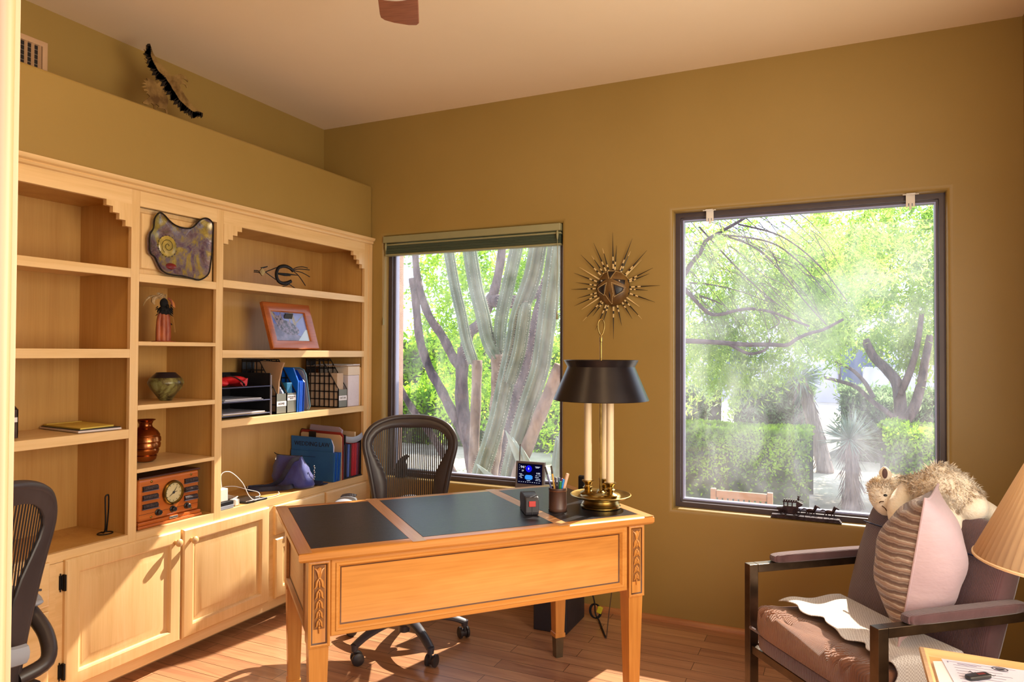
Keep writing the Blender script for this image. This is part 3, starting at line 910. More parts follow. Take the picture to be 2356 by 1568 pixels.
EA = [[-1.4544,2.7133],[-1.4458,2.6942],[-1.4257,2.6719],[-1.3968,2.6526],[-1.3675,2.6354],[-1.3497,2.6265],[-1.3379,2.6321],[-1.3141,2.6471],[-1.293,2.656],[-1.2714,2.6494],[-1.2572,2.6361],[-1.2602,2.6298],[-1.2712,2.6351],[-1.2835,2.6373],[-1.2895,2.6273],[-1.2864,2.6206],[-1.2678,2.6167],[-1.2584,2.6068],[-1.266,2.6003],[-1.2755,2.6114],[-1.2893,2.6105],[-1.3074,2.599],[-1.2981,2.5879],[-1.2763,2.5615],[-1.2512,2.5409],[-1.2258,2.5227],[-1.197,2.5133],[-1.1743,2.5137],[-1.184,2.5066],[-1.1968,2.504],[-1.1821,2.4912],[-1.2031,2.4927],[-1.1981,2.4783],[-1.2158,2.4835],[-1.2204,2.4702],[-1.2347,2.4803],[-1.244,2.4683],[-1.2536,2.485],[-1.2628,2.473],[-1.2707,2.4901],[-1.2814,2.4777],[-1.2847,2.4962],[-1.2967,2.4846],[-1.2985,2.5022],[-1.3105,2.4932],[-1.3123,2.5133],[-1.3256,2.4999],[-1.3274,2.5187],[-1.3393,2.5122],[-1.3395,2.5301],[-1.3513,2.5262],[-1.3485,2.5399],[-1.3574,2.537],[-1.3589,2.5441],[-1.3837,2.5383],[-1.3748,2.5286],[-1.3658,2.5087],[-1.367,2.4905],[-1.377,2.472],[-1.368,2.4571],[-1.3675,2.4216],[-1.3762,2.419],[-1.3782,2.4589],[-1.3855,2.4617],[-1.3999,2.4597],[-1.4227,2.4537],[-1.4115,2.4661],[-1.4314,2.4722],[-1.428,2.4283],[-1.4365,2.4282],[-1.4397,2.462],[-1.451,2.4683],[-1.4675,2.4531],[-1.4922,2.4526],[-1.495,2.4578],[-1.4679,2.4851],[-1.4598,2.4953],[-1.471,2.5039],[-1.4819,2.5014],[-1.4711,2.5137],[-1.4903,2.5109],[-1.4917,2.5153],[-1.474,2.5275],[-1.5013,2.5231],[-1.4797,2.5392],[-1.5015,2.5401],[-1.4799,2.5502],[-1.4936,2.5552],[-1.4717,2.5617],[-1.4774,2.5696],[-1.4581,2.5752],[-1.4413,2.5737],[-1.4299,2.5689],[-1.4242,2.5647],[-1.4045,2.5842],[-1.4217,2.5881],[-1.4132,2.5937],[-1.4332,2.5966],[-1.4276,2.6061],[-1.4501,2.6029],[-1.4418,2.6109],[-1.4655,2.6122],[-1.4531,2.6205],[-1.4754,2.6259],[-1.4644,2.6312],[-1.4838,2.64],[-1.4715,2.6446],[-1.4895,2.6551],[-1.4772,2.6585],[-1.4952,2.6738],[-1.4774,2.6733],[-1.4914,2.6949],[-1.4776,2.6868],[-1.4806,2.7004],[-1.4794,2.7182],[-1.471,2.7067],[-1.4641,2.7082],[-1.4615,2.7216],[-1.4559,2.7164]]
t = thing('eagle_sculpture', 'cut steel flying eagle standing on the high plaster ledge', 'sculpture', (-.14, -1.40, 2.396))
mb = MB(); mb.prism(EA, 'x', -.143, -.139); mb.build('body_plate', m_rust, t, flat=True)
RB = [[-1.4615,2.7204],[-1.4623,2.6828],[-1.4451,2.6471],[-1.4193,2.6216],[-1.3787,2.6009],[-1.3549,2.5761],[-1.3369,2.5566],[-1.3064,2.5281],[-1.2663,2.5072],[-1.2191,2.4957],[-1.184,2.5093]]
mb = MB()
for i in range(46):
    k = i / 45 * (len(RB) - 1); j = min(int(k), len(RB) - 2); u = k - j
    y = RB[j][0] * (1 - u) + RB[j + 1][0] * u; z = RB[j][1] * (1 - u) + RB[j + 1][1] * u
    L = (.052 if i % 2 else .044) * (.55 + .45 * math.sin(PI * min(1, max(0, i / 45)))) 
    a = math.radians(205 + 20 * math.sin(i) + (i / 45) * 45)
    d = Vector((0, math.cos(a), math.sin(a)))
    n = Vector((0, -d.z, d.y))
    p = Vector((-.1365, y, z)); w_ = .009
    mb.add([tuple(p + n * w_), tuple(p + d * L * .6 + n * w_), tuple(p + d * L), tuple(p + d * L * .55 - n * w_), tuple(p - n * w_)], [(0, 1, 2, 3, 4)])
mb.build('feathers', m_burnt, t, flat=True, solid=.0015, fix=False)
mb = MB(); mb.box(-.17, -1.46, 2.396, -.11, -1.37, 2.400); mb.build('foot_plate', m_burnt, t)

# ceramic wall piece
m, tt, out = nodes('raku_wall_glaze')
vec = coords(tt)
c1 = ramp(tt, nz(tt, vec, 9, 5, .65, 1.5), [(.30, '#221A2C'), (.42, '#5B3A63'), (.50, '#6E6478'), (.58, '#9A8436'), (.68, '#B8A24A')])
c2 = ramp(tt, nz(tt, vec, 26, 4, .7, .8), [(.35, '#191420'), (.6, '#8A7A4A')])
pb = bsdf(tt, out, mixc(tt, .35, c1, c2), .22, .15, .6, .5); bump(tt, pb, nz(tt, vec, 40, 4), .5, .004)
m_plate = m
PO = [[-1.523,1.9554],[-1.5028,1.9481],[-1.477,1.9282],[-1.4457,1.9134],[-1.4087,1.9082],[-1.3709,1.9121],[-1.3436,1.928],[-1.316,1.9582],[-1.2821,1.9735],[-1.253,1.9667],[-1.241,1.9426],[-1.2431,1.8804],[-1.2442,1.8328],[-1.2532,1.7606],[-1.2614,1.7219],[-1.2841,1.6984],[-1.3179,1.6835],[-1.3569,1.6867],[-1.4004,1.6916],[-1.4427,1.6919],[-1.484,1.6944],[-1.5146,1.7089],[-1.5349,1.7372],[-1.55,1.7615],[-1.5697,1.7741],[-1.575,1.8101],[-1.5732,1.8535],[-1.5566,1.8821],[-1.5522,1.9219],[-1.5378,1.9462]]
PCn = (sum(p[0] for p in PO) / len(PO), sum(p[1] for p in PO) / len(PO))
t = thing('ceramic_wall_plate', 'glossy purple and gold free-form ceramic plate hanging on the panel above the radio column', 'wall plate', (-.011, PCn[0], PCn[1]))
sm = [(v.x, v.y) for v in smooth_path([(a, b, 0) for a, b in PO], 3, True)]


def sc(k, x): return [(x, PCn[0] + (a - PCn[0]) * k, PCn[1] + (b - PCn[1]) * k) for a, b in sm]


mb = MB(); mb.loft([sc(.90, -.011), sc(1.0, .002), sc(1.01, .010), sc(.985, .015), sc(.955, .012), sc(.92, .006), sc(.6, .003), sc(.2, .002)]); mb.build('plate', m_plate, t, sharp=60)
mb = MB(); mb.tube([(p[0] + .001, p[1], p[2]) for p in sc(.985, .014)], .0035, 6, loop=True); mb.build('rolled_rim', m_burnt, t)
q = [-1.4781,1.817]
mb = MB(); mb.lathe([(.030, 0), (.045, .003), (.040, .006), (.018, .006), (.004, .005)], (.004, q[0], q[1]), 28, True, KM); sp_ = mb.build('sun_motif', mat('gold_glaze', '#8C7A34', '#B49C48', rough=.3, vs=30, coat=.4), t)
mb = MB(); mb.tube([(.0105, q[0] + (.004 + .0016 * k) * math.cos(k * .55), q[1] + (.004 + .0016 * k) * math.sin(k * .55)) for k in range(20)], .0012, 5)
for k in range(18):
    a = k * 2 * PI / 18; mb.tube([(.0085, q[0] + .036 * math.cos(a), q[1] + .036 * math.sin(a)), (.0065, q[0] + .05 * math.cos(a), q[1] + .05 * math.sin(a))], .0011, 5)
mb.build('incised_lines', m_burnt, sp_)
mb = MB(); mb.ell((.005, q[0] + .02, q[1] - .085), (.004, .028, .014), 14, 8); mb.build('red_patch', mat('red_glaze', '#5E1216', '#7A2420', rough=.25, vs=40), t)

# dancer figurine
t = thing('dancer_figurine', 'small carved dancer figure with feathers and a rust red robe', 'figurine', (-.14, -1.378, 1.405))
m_robe = mat('rust_robe', '#7A2E1E', '#B5653A', rough=.5, vs=30, st=(1, 1, .3)); m_fur = mat('black_fur', '#0B0A0C', rough=.9)
mb = MB(); mb.lathe([(.050, 0), (.052, .002), (.048, .005), (.004, .006)], (-.14, -1.375, 1.405), 24); mb.build('base', m_robe, t)
mb = MB()
for (dy, dx, r0_, r1_) in ((-.022, 0, .013, .012), (-.006, .010, .014, .013), (.012, .012, .017, .015), (.026, .0, .011, .012), (.004, -.012, .018, .015)):
    mb.tube(smooth_path([(-.14 + dx, -1.378 + dy, 1.41), (-.14 + dx * 1.1, -1.378 + dy * 1.05, 1.46), (-.14 + dx * .9, -1.378 + dy * .9, 1.515), (-.14 + dx * .6, -1.378 + dy * .7, 1.54)], 3), lerp_list([r0_, r1_, r1_ * .9, r1_ * .7], 10), 10)
mb.build('robe', m_robe, t)
mb = MB(); mb.tube(smooth_path([(-.122, -1.372, 1.412), (-.121, -1.368, 1.44), (-.122, -1.376, 1.475), (-.121, -1.36, 1.49), (-.123, -1.346, 1.485)], 4), .0028, 6); mb.build('black_trim', m_fur, t)
mb = MB(); mb.ell((-.14, -1.372, 1.545), (.027, .031, .024), 18, 10); mb.ell((-.138, -1.376, 1.580), (.017, .018, .024), 14, 10)
for k in range(50):
    a = R.uniform(0, 2 * PI); z = R.uniform(1.53, 1.575); p = Vector((-.14 + .024 * math.cos(a), -1.372 + .028 * math.sin(a), z)); mb.tube([p, p + Vector((.010 * math.cos(a), .012 * math.sin(a), -.010))], [.003, .0005], 4)
mb.build('black_collar', m_fur, t)
mb = MB()
for i, cc in enumerate((0, 1, 0)):
    mb.cur = cc; mb.tube(smooth_path([(-.125, -1.366 + i * .004, 1.604 - i * .002), (-.120, -1.352 + i * .005, 1.592 - i * .003), (-.121, -1.345 + i * .005, 1.570 - i * .003)], 4), .0045, 8)
mb.build('striped_shoulder', [m_robe, mat('ochre_stripe', '#D08C2E', rough=.5)], t)
mb = MB()
for k in range(16):
    a = R.uniform(-.6, 1); p = Vector((-.14, -1.382 + R.uniform(-.02, .02), 1.600 + R.uniform(0, .012)))
    e = p + Vector((R.uniform(-.012, .012), -R.uniform(.01, .045), R.uniform(-.012, .016)))
    mb.tube([p, (p + e) / 2 + Vector((0, 0, .008)), e], [.002, .004, .0006], 5)
mb.tube(smooth_path([(-.138, -1.41, 1.612), (-.136, -1.445, 1.606), (-.134, -1.470, 1.590), (-.133, -1.486, 1.562)], 4), lerp_list([.003, .006, .005, .001], 13), 6)
mb.tube(smooth_path([(-.138, -1.40, 1.610), (-.13, -1.432, 1.602), (-.128, -1.440, 1.585), (-.128, -1.432, 1.572)], 4), lerp_list([.003, .008, .008, .002], 13), 6)
mb.build('feather_plumes', mat('pale_feathers', '#9C7B4A', '#C9AE86', rough=.8, vs=60), t)
mb = MB()
for (dy, s) in ((-.03, -1), (.032, 1), (.036, 1)):
    mb.tube(smooth_path([(-.13, -1.378 + dy, 1.545), (-.13, -1.378 + dy + s * .014, 1.50), (-.13, -1.378 + dy + s * .022, 1.45)], 3), .0008, 4)
mb.build('loose_threads', mat('straw_thread', '#A87A3C', rough=.7), t)

# raku vase
m, tt, out = nodes('raku_vase_glaze'); vec = coords(tt)
gx = tt.nodes.new('ShaderNodeTexCoord'); sx_ = tt.nodes.new('ShaderNodeSeparateXYZ'); tt.links.new(gx.outputs['Object'], sx_.inputs[0])
body = ramp(tt, nz(tt, vec, 14, 5, .7, .8), [(.34, '#141311'), (.44, '#5C5030'), (.54, '#7E7C48'), (.66, '#9A9C6C')])
ms = tt.nodes.new('ShaderNodeMath'); ms.operation = 'GREATER_THAN'; ms.inputs[1].default_value = .103; tt.links.new(sx_.outputs[2], ms.inputs[0])
pb = bsdf(tt, out, mixc(tt, ms.outputs[0], body, '#26222A'), .32, .2, .5, .2)
VL = (-.150, -1.352, 1.140)
mb = MB(); mb.lathe([(.026, 0), (.027, .002), (.045, .028), (.065, .054), (.076, .076), (.0765, .084), (.070, .098), (.058, .110), (.043, .124), (.0405, .127), (.037, .124), (.05, .108), (.02, .03)], VL, 48)
single(mb, 'vase', m, 'squat green and black raku vase, third opening of the narrow column', 'vase', VL, sharp=80)

# copper pot
m_copper = mat('hammered_copper', '#8C4A26', '#C27D4A', rough=.24, metal=1, vs=10, bs=60, bk=.25, bd=.003)
CL = (-.160, -1.445, .875)
mb = MB()
pf = [(.032, 0), (.036, .003), (.044, .010), (.048, .026), (.0445, .029), (.051, .034), (.056, .050), (.053, .057), (.060, .062), (.0625, .078), (.0595, .085), (.0635, .090), (.0625, .106), (.0585, .112), (.0595, .118), (.050, .134), (.036, .146), (.028, .154), (.026, .164), (.032, .178), (.041, .184), (.040, .1855), (.030, .180), (.024, .165), (.026, .15), (.02, .03)]
mb.lathe(pf, CL, 48); single(mb, 'copper_pot', m_copper, 'ribbed copper pot half hidden behind the upright, above the wooden radio', 'pot', CL, sharp=40)

# wooden radio
m_rw = wood('radio_cherry', '#A4501C', '#BC6426', '#CC7A36', 'y', .3, .4, .8, .3)
m_grille = mat('grille_cloth', '#1A1214', '#4A3A3C', rough=.8, vs=160)
t = thing('radio', 'old fashioned wooden radio with a round brass clock dial', 'radio', (-.11, -1.415, .614))
y0, y1, xf = -1.572, -1.262, -.035
mb = MB(); mb.box(xf - .17, y0, .640, xf, y1, .822); cab = mb.build('cabinet', m_rw, t, bevel=.012, seg=3)
mb = MB(); mb.box(xf - .178, y0 - .008, .614, xf + .012, y1 + .008, .626); mb.box(xf - .174, y0 - .004, .626, xf + .007, y1 + .004, .641); mb.build('plinth', m_rw, t, bevel=.003)
mb = MB(); mb.box(xf - .172, y0 - .002, .822, xf + .006, y1 + .002, .830); mb.build('lid', mat('dark_lid', '#3A1A12', '#4E2418', rough=.3, vs=8, coat=.4), t, bevel=.003)
yc, zc = -1.404, .742
for zz in (.780, .742, .704):
    for s in (-1, 1):
        a, b = (y0 + .012, y0 + .098) if s < 0 else (y1 - .088, y1 - .006)
        mb = MB(); mb.tube([(xf + .0005, a + .007, zz), (xf + .0005, b - .007, zz)], .0105, 12, flat=1); gs = mb.build('grille_slot', m_grille, t)
        mb = MB(); mb.box(xf + .001, a + .004, zz - .0115, xf + .0112, b - .004, zz - .0085); mb.build('slot_lip', mat('steel_lip', '#77788C', rough=.3, metal=.6), gs)
mb = MB(); mb.lathe([(.052, -.004), (.054, .004), (.052, .010), (.048, .014), (.043, .014), (.041, .006)], (xf, yc, zc), 40, False, KM); bz = mb.build('dial_bezel', m_brass, t, sharp=30)
mb = MB(); mb.lathe([(.042, .004), (.042, .0055), (.003, .0056)], (xf, yc, zc), 36, True, KM); mb.build('dial_face', mat('cream_dial', '#CDBF8E', '#D8CBA0', rough=.4, vs=20), bz)
mb = MB()
for k in range(12):
    a = k * PI / 6; mb.box(0, 0, 0, 0, 0, 0) if False else mb.tube([(xf + .0062, yc + .033 * math.cos(a), zc + .033 * math.sin(a)), (xf + .0062, yc + .038 * math.cos(a), zc + .038 * math.sin(a))], .0011, 5)
for a, L in ((55, .030), (215, .026), (10, .02)):
    mb.tube([(xf + .0075, yc, zc), (xf + .0075, yc + L * math.cos(math.radians(a)), zc + L * math.sin(math.radians(a)))], [.0018, .0006], 5)
mb.ell((xf + .008, yc, zc), (.003, .006, .006), 10, 6); mb.build('hands', m_black, bz)
for k, y in enumerate((-1.478, -1.404, -1.330)):
    mb = MB(); mb.lathe([(.014, 0), (.014, .004), (.011, .006), (.0105, .018), (.008, .020)], (xf, y, .669), 18, True, KM); mb.build('knob', m_black, t)
mb = MB(); mb.box(xf - .001, y0 + .004, .6715, xf + .0007, y1 - .004, .6727); mb.build('front_seam', m_black, t)
for (y, z) in ((y0 + .062, .806), (y1 - .045, .806), (y0 + .062, .655), (y1 - .045, .655)):
    mb = MB(); mb.ell((xf + .001, y, z), (.003, .0055, .0055), 12, 6); mb.build('stud', m_brass, t)
mb = MB(); mb.box(xf + .008, -1.428, .630, xf + .0125, -1.384, .640); mb.build('name_plate', m_chrome, t, bevel=.002)

# wire note spike
mb = MB()
mb.tube([(-.10 + .024 * math.cos(a), -1.672 + .030 * math.sin(a), .6165) for a in [k * 2 * PI / 28 for k in range(28)]], .0024, 8, loop=True)
mb.tube(smooth_path([(-.124, -1.672, .6175), (-.104, -1.672, .621), (-.098, -1.672, .66), (-.098, -1.674, .735), (-.098, -1.674, .765), (-.096, -1.667, .772), (-.095, -1.662, .765), (-.096, -1.662, .70), (-.10, -1.666, .622)], 5), .0030, 8)
single(mb, 'note_holder', m_iron, 'black wire note holder with a ring foot, in the lowest opening left of the radio', 'note holder', (-.10, -1.66, .614))

# papers lying on the second shelf
mb = MB(); mb.prism([(-.33, -1.80), (-.028, -1.838), (-.018, -1.665), (-.32, -1.645)], 'z', 1.0465, 1.0535)
single(mb, 'folder', mat('white_folder', '#CFC4C4', rough=.7), 'white folder at the bottom of the little paper pile on the left shelf', 'folder', (-.2, -1.73, 1.0465), 'paper pile on the left shelf')
mb = MB(); mb.prism([(-.32, -1.80), (-.035, -1.830), (-.02, -1.668), (-.31, -1.648)], 'z', 1.0538, 1.0572)
single(mb, 'notebook', m_black, 'thin black notebook between the white folder and the yellow pad', 'notebook', (-.2, -1.73, 1.0538), 'paper pile on the left shelf')
mb = MB(); mb.prism([(-.315, -1.792), (-.040, -1.822), (-.055, -1.672), (-.305, -1.640)], 'z', 1.0575, 1.0625); mb.box(-.315, -1.79, 1.0625, -.300, -1.642, 1.0645)
single(mb, 'legal_pad', mat('yellow_pad', '#D9BE56', rough=.7), 'yellow pad on top of the paper pile on the left shelf', 'notepad', (-.2, -1.73, 1.0575), 'paper pile on the left shelf')
# clear file box by the doorway
m_clear = mat('smoky_acrylic', '#3A2C2A', '#57433C', rough=.25, vs=22)
t = thing('file_box', 'smoky plastic file box of papers half hidden by the doorway', 'file box', (-.19, -2.07, 1.0465))
mb = MB(); mb.box(-.30, -2.125, 1.0465, -.07, -2.034, 1.050); mb.box(-.074, -2.125, 1.05, -.07, -2.034, 1.15); mb.box(-.304, -2.125, 1.05, -.30, -2.034, 1.28)
mb.prism([(-.30, 1.05), (-.07, 1.05), (-.07, 1.15), (-.12, 1.18), (-.30, 1.28)], 'y', -2.037, -2.034); mb.prism([(-.30, 1.05), (-.07, 1.05), (-.07, 1.15), (-.12, 1.18), (-.30, 1.28)], 'y', -2.125, -2.122); mb.build('box', m_clear, t)
mb = MB(); mb.box(-.069, -2.11, 1.105, -.068, -2.038, 1.122); mb.build('label', m_paper, t)
mb = MB(); mb.prism([(-.28, 1.051), (-.09, 1.051), (-.09, 1.30), (-.28, 1.31)], 'y', -2.062, -2.056)
single(mb, 'paper_sheaf', m_paper, 'tall white papers standing in the smoky file box by the doorway', 'papers', (-.18, -2.06, 1.051))
mb = MB(); mb.prism([(-.28, 1.051), (-.085, 1.051), (-.085, 1.275), (-.28, 1.28)], 'y', -2.095, -2.080)
single(mb, 'booklet', mat('blue_booklet', '#1E4A74', rough=.5), 'blue booklet standing behind the papers in the smoky file box', 'booklet', (-.18, -2.088, 1.051))

# roadrunner made of a horseshoe and wire
t = thing('roadrunner_sculpture', 'wire roadrunner bird built round a horseshoe, top right shelf', 'sculpture', (-.12, -.62, 1.704))
SH = [(-.12, a, b) for a, b in [[-0.5679,1.8123],[-0.5882,1.8243],[-0.618,1.8315],[-0.6474,1.83],[-0.6762,1.8198],[-0.6903,1.801],[-0.6948,1.7798],[-0.6898,1.7596],[-0.6752,1.7437],[-0.6462,1.7367],[-0.612,1.7426],[-0.5823,1.7541]]]
mb = MB(); mb.tube(smooth_path(SH, 4), .0075, 8, flat=1.3); mb.build('horseshoe', m_iron, t)
for L in [[[-0.8548,1.7841],[-0.8283,1.7856],[-0.8148,1.781]],[[-0.8556,1.7767],[-0.8282,1.7779],[-0.8012,1.7724],[-0.7854,1.7757],[-0.7741,1.7853],[-0.7327,1.8016],[-0.6763,1.824]],[[-0.8148,1.781],[-0.8014,1.7908],[-0.7855,1.7841],[-0.7741,1.7836],[-0.7323,1.7658],[-0.6848,1.7463]],[[-0.5731,1.8188],[-0.5378,1.8352],[-0.4913,1.8439],[-0.4491,1.8414]],[[-0.568,1.8169],[-0.5171,1.8285],[-0.433,1.8329]],[[-0.5654,1.8143],[-0.4961,1.8109],[-0.4298,1.7929]],[[-0.5629,1.8111],[-0.527,1.7933],[-0.4956,1.7676],[-0.4664,1.7395]],[[-0.597,1.7369],[-0.6216,1.7259],[-0.6459,1.7186],[-0.6504,1.6868]],[[-0.597,1.7369],[-0.5566,1.7199],[-0.5461,1.6915]]]:
    pts = [(-.12, a, max(b, 1.7065)) for a, b in L]
    if L[-1][1] < 1.72: pts[-1] = (-.10 if L[-1][0] > -.57 else -.15, L[-1][0], 1.7065)
    mb = MB(); mb.tube(smooth_path(pts, 4), .0026, 6); mb.build('wire', m_iron, t)
for L in [[[-0.6853,1.786],[-0.6076,1.7905],[-0.5321,1.7921]],[[-0.6806,1.7847],[-0.637,1.7822],[-0.5877,1.7837]]]:
    mb = MB(); mb.tube([(-.118, a, b) for a, b in L], [.005, .005, .002], 6); mb.build('nail', m_iron, t)
q = [-0.8013,1.7824]
mb = MB(); mb.obox((-.118, q[0], q[1]), (.006, .03, .03), (PI / 4, 0, 0)); mb.build('head_nut', m_rust, t)
mb = MB(); mb.prism([[-0.8016,1.7992],[-0.8106,1.8049],[-0.7617,1.8178],[-0.763,1.8119]], 'x', -.121, -.117); mb.build('crest', m_iron, t, flat=True)

# framed owl photograph leaning on the shelf
t = thing('picture_frame', 'wooden frame with a photograph of an owl leaning back on the shelf', 'picture', (-.06, -.62, 1.371))
h = .262
M = frame_mat((-.047, -.797, 1.3765), (0, 1, 0), (-.080, 0, .25)); M2 = M
mb = MB(); mb.panel(M, .358, h, [(0, -.012), (0, .008), (.004, .012), (.012, .013), (.046, .006), (.050, .0), (.050, -.012)], False); mb.build('frame', wood('frame_cherry', '#8A4418', '#A65522', '#B8682E', 'y', .3, .3), t, sharp=30)
mb = MB(); mb.add([tuple(M @ Vector(p)) for p in ((.045, .045, -.004), (.313, .045, -.004), (.313, h - .045, -.004), (.045, h - .045, -.004))], [(0, 1, 2, 3)])
mb.add([tuple(M @ Vector(p)) for p in ((.02, .02, -.011), (.338, .02, -.011), (.338, h - .02, -.011), (.02, h - .02, -.011))], [(0, 3, 2, 1)])
ph = mb.build('photograph', mat('photo_sky', '#5A6CC0', '#8C94CC', rough=.25, vs=5, coat=.6), t, fix=False)


def flat(name, polys, m, z):
    mb = MB()
    for k, P in enumerate(polys):
        mb.add([tuple(M2 @ Vector((.045 + a * .268, .045 + b * .172, z + k * .00004))) for a, b in P], [tuple(range(len(P)))])
    return mb.build(name, m, ph, fix=False, flat=True)


flat('bank', [[(0, 0), (1, 0), (.55, .32), (.25, .50), (0, .62)]], mat('photo_bark', '#565478', '#8480A8', rough=.3, vs=26, coat=.6), -.0036)
flat('branches', [[(.62, .55), (.70, .55), (.66, 1), (.58, 1)], [(.66, .62), (.72, .64), (1.0, .93), (1.0, .97)], [(.5, .62), (.53, .62), (.60, 1), (.55, 1)], [(.02, 1), (.08, 1), (.17, .6), (.13, .6)]], mat('photo_branch', '#7E7468', '#AFA48E', rough=.3, vs=20, coat=.6), -.0034)
ov = [(.30 + .30 * math.cos(a) * (1 + .25 * (math.cos(a) > 0)) * .9 + .10, .47 + .235 * math.sin(a) - .10 * math.cos(a)) for a in [k * 2 * PI / 28 for k in range(28)]]
flat('owl_body', [ov], mat('photo_owl', '#2A2434', '#86789A', rough=.3, vs=70, rg=(.42, .6), coat=.6), -.0032)
hd = [(.22 + .12 * math.cos(a), .70 + .16 * math.sin(a)) for a in [k * 2 * PI / 20 for k in range(20)]]
flat('owl_head', [hd, [(.11, .80), (.17, .84), (.10, .98)], [(.26, .84), (.32, .80), (.31, .98)]], mat('photo_owl_head', '#4A3E50', '#9A8A9C', rough=.3, vs=60, coat=.6), -.0029)
flat('owl_eyes', [[(x + .022 * math.cos(a), .73 + .03 * math.sin(a)) for a in [k * PI / 6 for k in range(12)]] for x in (.17, .27)], mat('photo_eye', '#1A1414', rough=.3), -.0026)
flat('pale_patch', [[(.62, 0), (1, 0), (1, .42), (.92, .40)]], mat('photo_glare', '#A9C4E4', '#BCD2EA', rough=.3, vs=6, coat=.6), -.0027)
mb = MB(); mb.obox((-.130, -.62, 1.475), (.004, .06, .205), (0, .33, 0)); mb.build('easel_back', m_black, t)

# letter trays
m_mesh = meshmat('black_wire_mesh', '#0E0D10', .0032, .62, 0, .0032)
ZT = 1.038
t = thing('letter_tray', 'three tier black wire letter tray beside the magazine holders', 'letter tray', (-.17, -.98, ZT))
mb = MB()
for s in (-1.150, -.826): mb.box(-.31, s - .002, ZT, -.03, s + .002, ZT + .215 if s > -1 else ZT + .20)
mb.box(-.312, -1.15, ZT, -.308, -.826, ZT + .215); mb.build('side_mesh', m_black, t)
for z in (.012, .078, .148):
    mb = MB(); mb.box(-.31, -1.15, ZT + z - .002, -.026, -.826, ZT + z + .001); tr_ = mb.build('tray', m_black, t)
    mb = MB(); mb.tube([(-.026, -1.15, ZT + z + .001), (-.026, -.826, ZT + z + .001)], .0034, 8); mb.build('tray_lip', mat('lip_steel', '#4A4C66', rough=.35, metal=.5), tr_)
mb = MB(); mb.tube([(-.026, -.826, ZT), (-.026, -.826, ZT + .205)], .005, 8); mb.tube([(-.026, -1.15, ZT), (-.026, -1.15, ZT + .2)], .005, 8); mb.build('front_post', mat('post_grey', '#8A8590', rough=.4, metal=.4), t)
stk = [(.013, 'buff', '#CDB48A', 'buff envelope at the bottom of the lowest letter tray'), (.019, 'white', '#D8D4E4', 'white papers on the buff envelope in the lowest letter tray'), (.080, 'white', '#BFC2D4', 'loose bluish papers in the middle letter tray'), (.087, 'white', '#CFD2E2', 'topmost thin papers in the middle letter tray')]
for k, (z, n, cc, lb) in enumerate(stk):
    mb = MB(); mb.prism([(-.29, -1.13 + .01 * k), (-.034, -1.135 + .006 * k), (-.030, -.85 - .012 * k), (-.28, -.845 - .01 * k)], 'z', ZT + z + .0008, ZT + z + .0055)
    single(mb, 'envelope' if n == 'buff' else 'papers', mat('tray_paper_%d' % k, cc, rough=.7), lb, 'envelope' if n == 'buff' else 'papers', (-.16, -1, ZT + z), 'papers in the letter trays')
m_redn = mat('red_nylon', '#B01418', '#D8242A', rough=.45, vs=20, bs=40, bk=.3)
t = thing('pouch', 'bright red zip pouch with a black strap on the top letter tray', 'pouch', (-.15, -1.03, ZT + .15))
mb = MB()
for (cx, cy, cz, a, b, c, r) in ((-.12, -1.10, .028, .07, .045, .024, .3), (-.10, -1.02, .024, .06, .075, .020, -.2)):
    mb.ell((cx, cy, ZT + .158 + cz), (a, b, c), 20, 10, (0, r, r))
mb.prism([(-.98, ZT + .152), (-.955, ZT + .155), (-.948, ZT + .192), (-.972, ZT + .188), (-1.0, ZT + .17)], 'x', -.15, -.06); mb.build('body', m_redn, t)
mb = MB(); mb.tube(smooth_path([(-.05, -1.10, ZT + .205), (-.04, -1.07, ZT + .205), (-.035, -1.03, ZT + .188), (-.034, -1.0, ZT + .166), (-.045, -.99, ZT + .158)], 5), .006, 8, flat=.5); mb.build('strap', m_black, t)


# magazine holders
def holder(y0, y1, xf, lab, txt, m_face, ly):
    t = thing('magazine_holder', lab, 'magazine holder', (xf - .13, (y0 + y1) / 2, ZT), 0, 'black lattice magazine holders')
    xb = xf - .245; zt = ZT + .285; zf = ZT + .105; xs = xf - .125

    def topz(x): return zt if x < xs else zt - (x - xs) / (xf - xs) * (zt - zf)
    for y in (y0, y1 - .003):
        mb = MB()
        n = 7
        for i in range(n + 1):
            x = xb + (xf - xb) * i / n; x = min(max(x, xb + .003), xf - .003); mb.box(x - .003, y, ZT, x + .003, y + .003, topz(x))
        for j in range(7):
            z = ZT + .003 + j * .045
            xe = xf if z < zf else xs + (zt - z) / (zt - zf) * (xf - xs)
            mb.box(xb, y, z - .003, xe, y + .003, z + .003)
        a = Vector((xs, y + .0015, zt - .003)); b = Vector((xf, y + .0015, zf)); mb.tube([a, b], .003, 6); mb.box(xb, y, zt - .006, xs, y + .003, zt)
        mb.build('lattice_side', m_black, t)
    mb = MB(); mb.box(xb, y0, ZT, xb + .003, y1, zt); mb.box(xb, y0, ZT, xf, y1, ZT + .003); mb.build('back_and_floor', m_black, t)
    mb = MB(); mb.box(xf - .003, y0, ZT, xf, y1, zf); mb.build('front_plate', m_face, t)
    lz, lh = ly
    mb = MB(); mb.box(xf, y0 + .003, lz - lh / 2, xf + .0008, y1 - .003 if txt != 'HOME' else y1 - .001, lz + lh / 2); lbq = mb.build('label', m_paper, t)
    tm = text_mesh(txt, lh * (.62 if '\n' not in txt else .36), FX((y0 + y1) / 2, lz, xf + .001)); tm.build('writing', m_ink, lbq, fix=False)
    return t


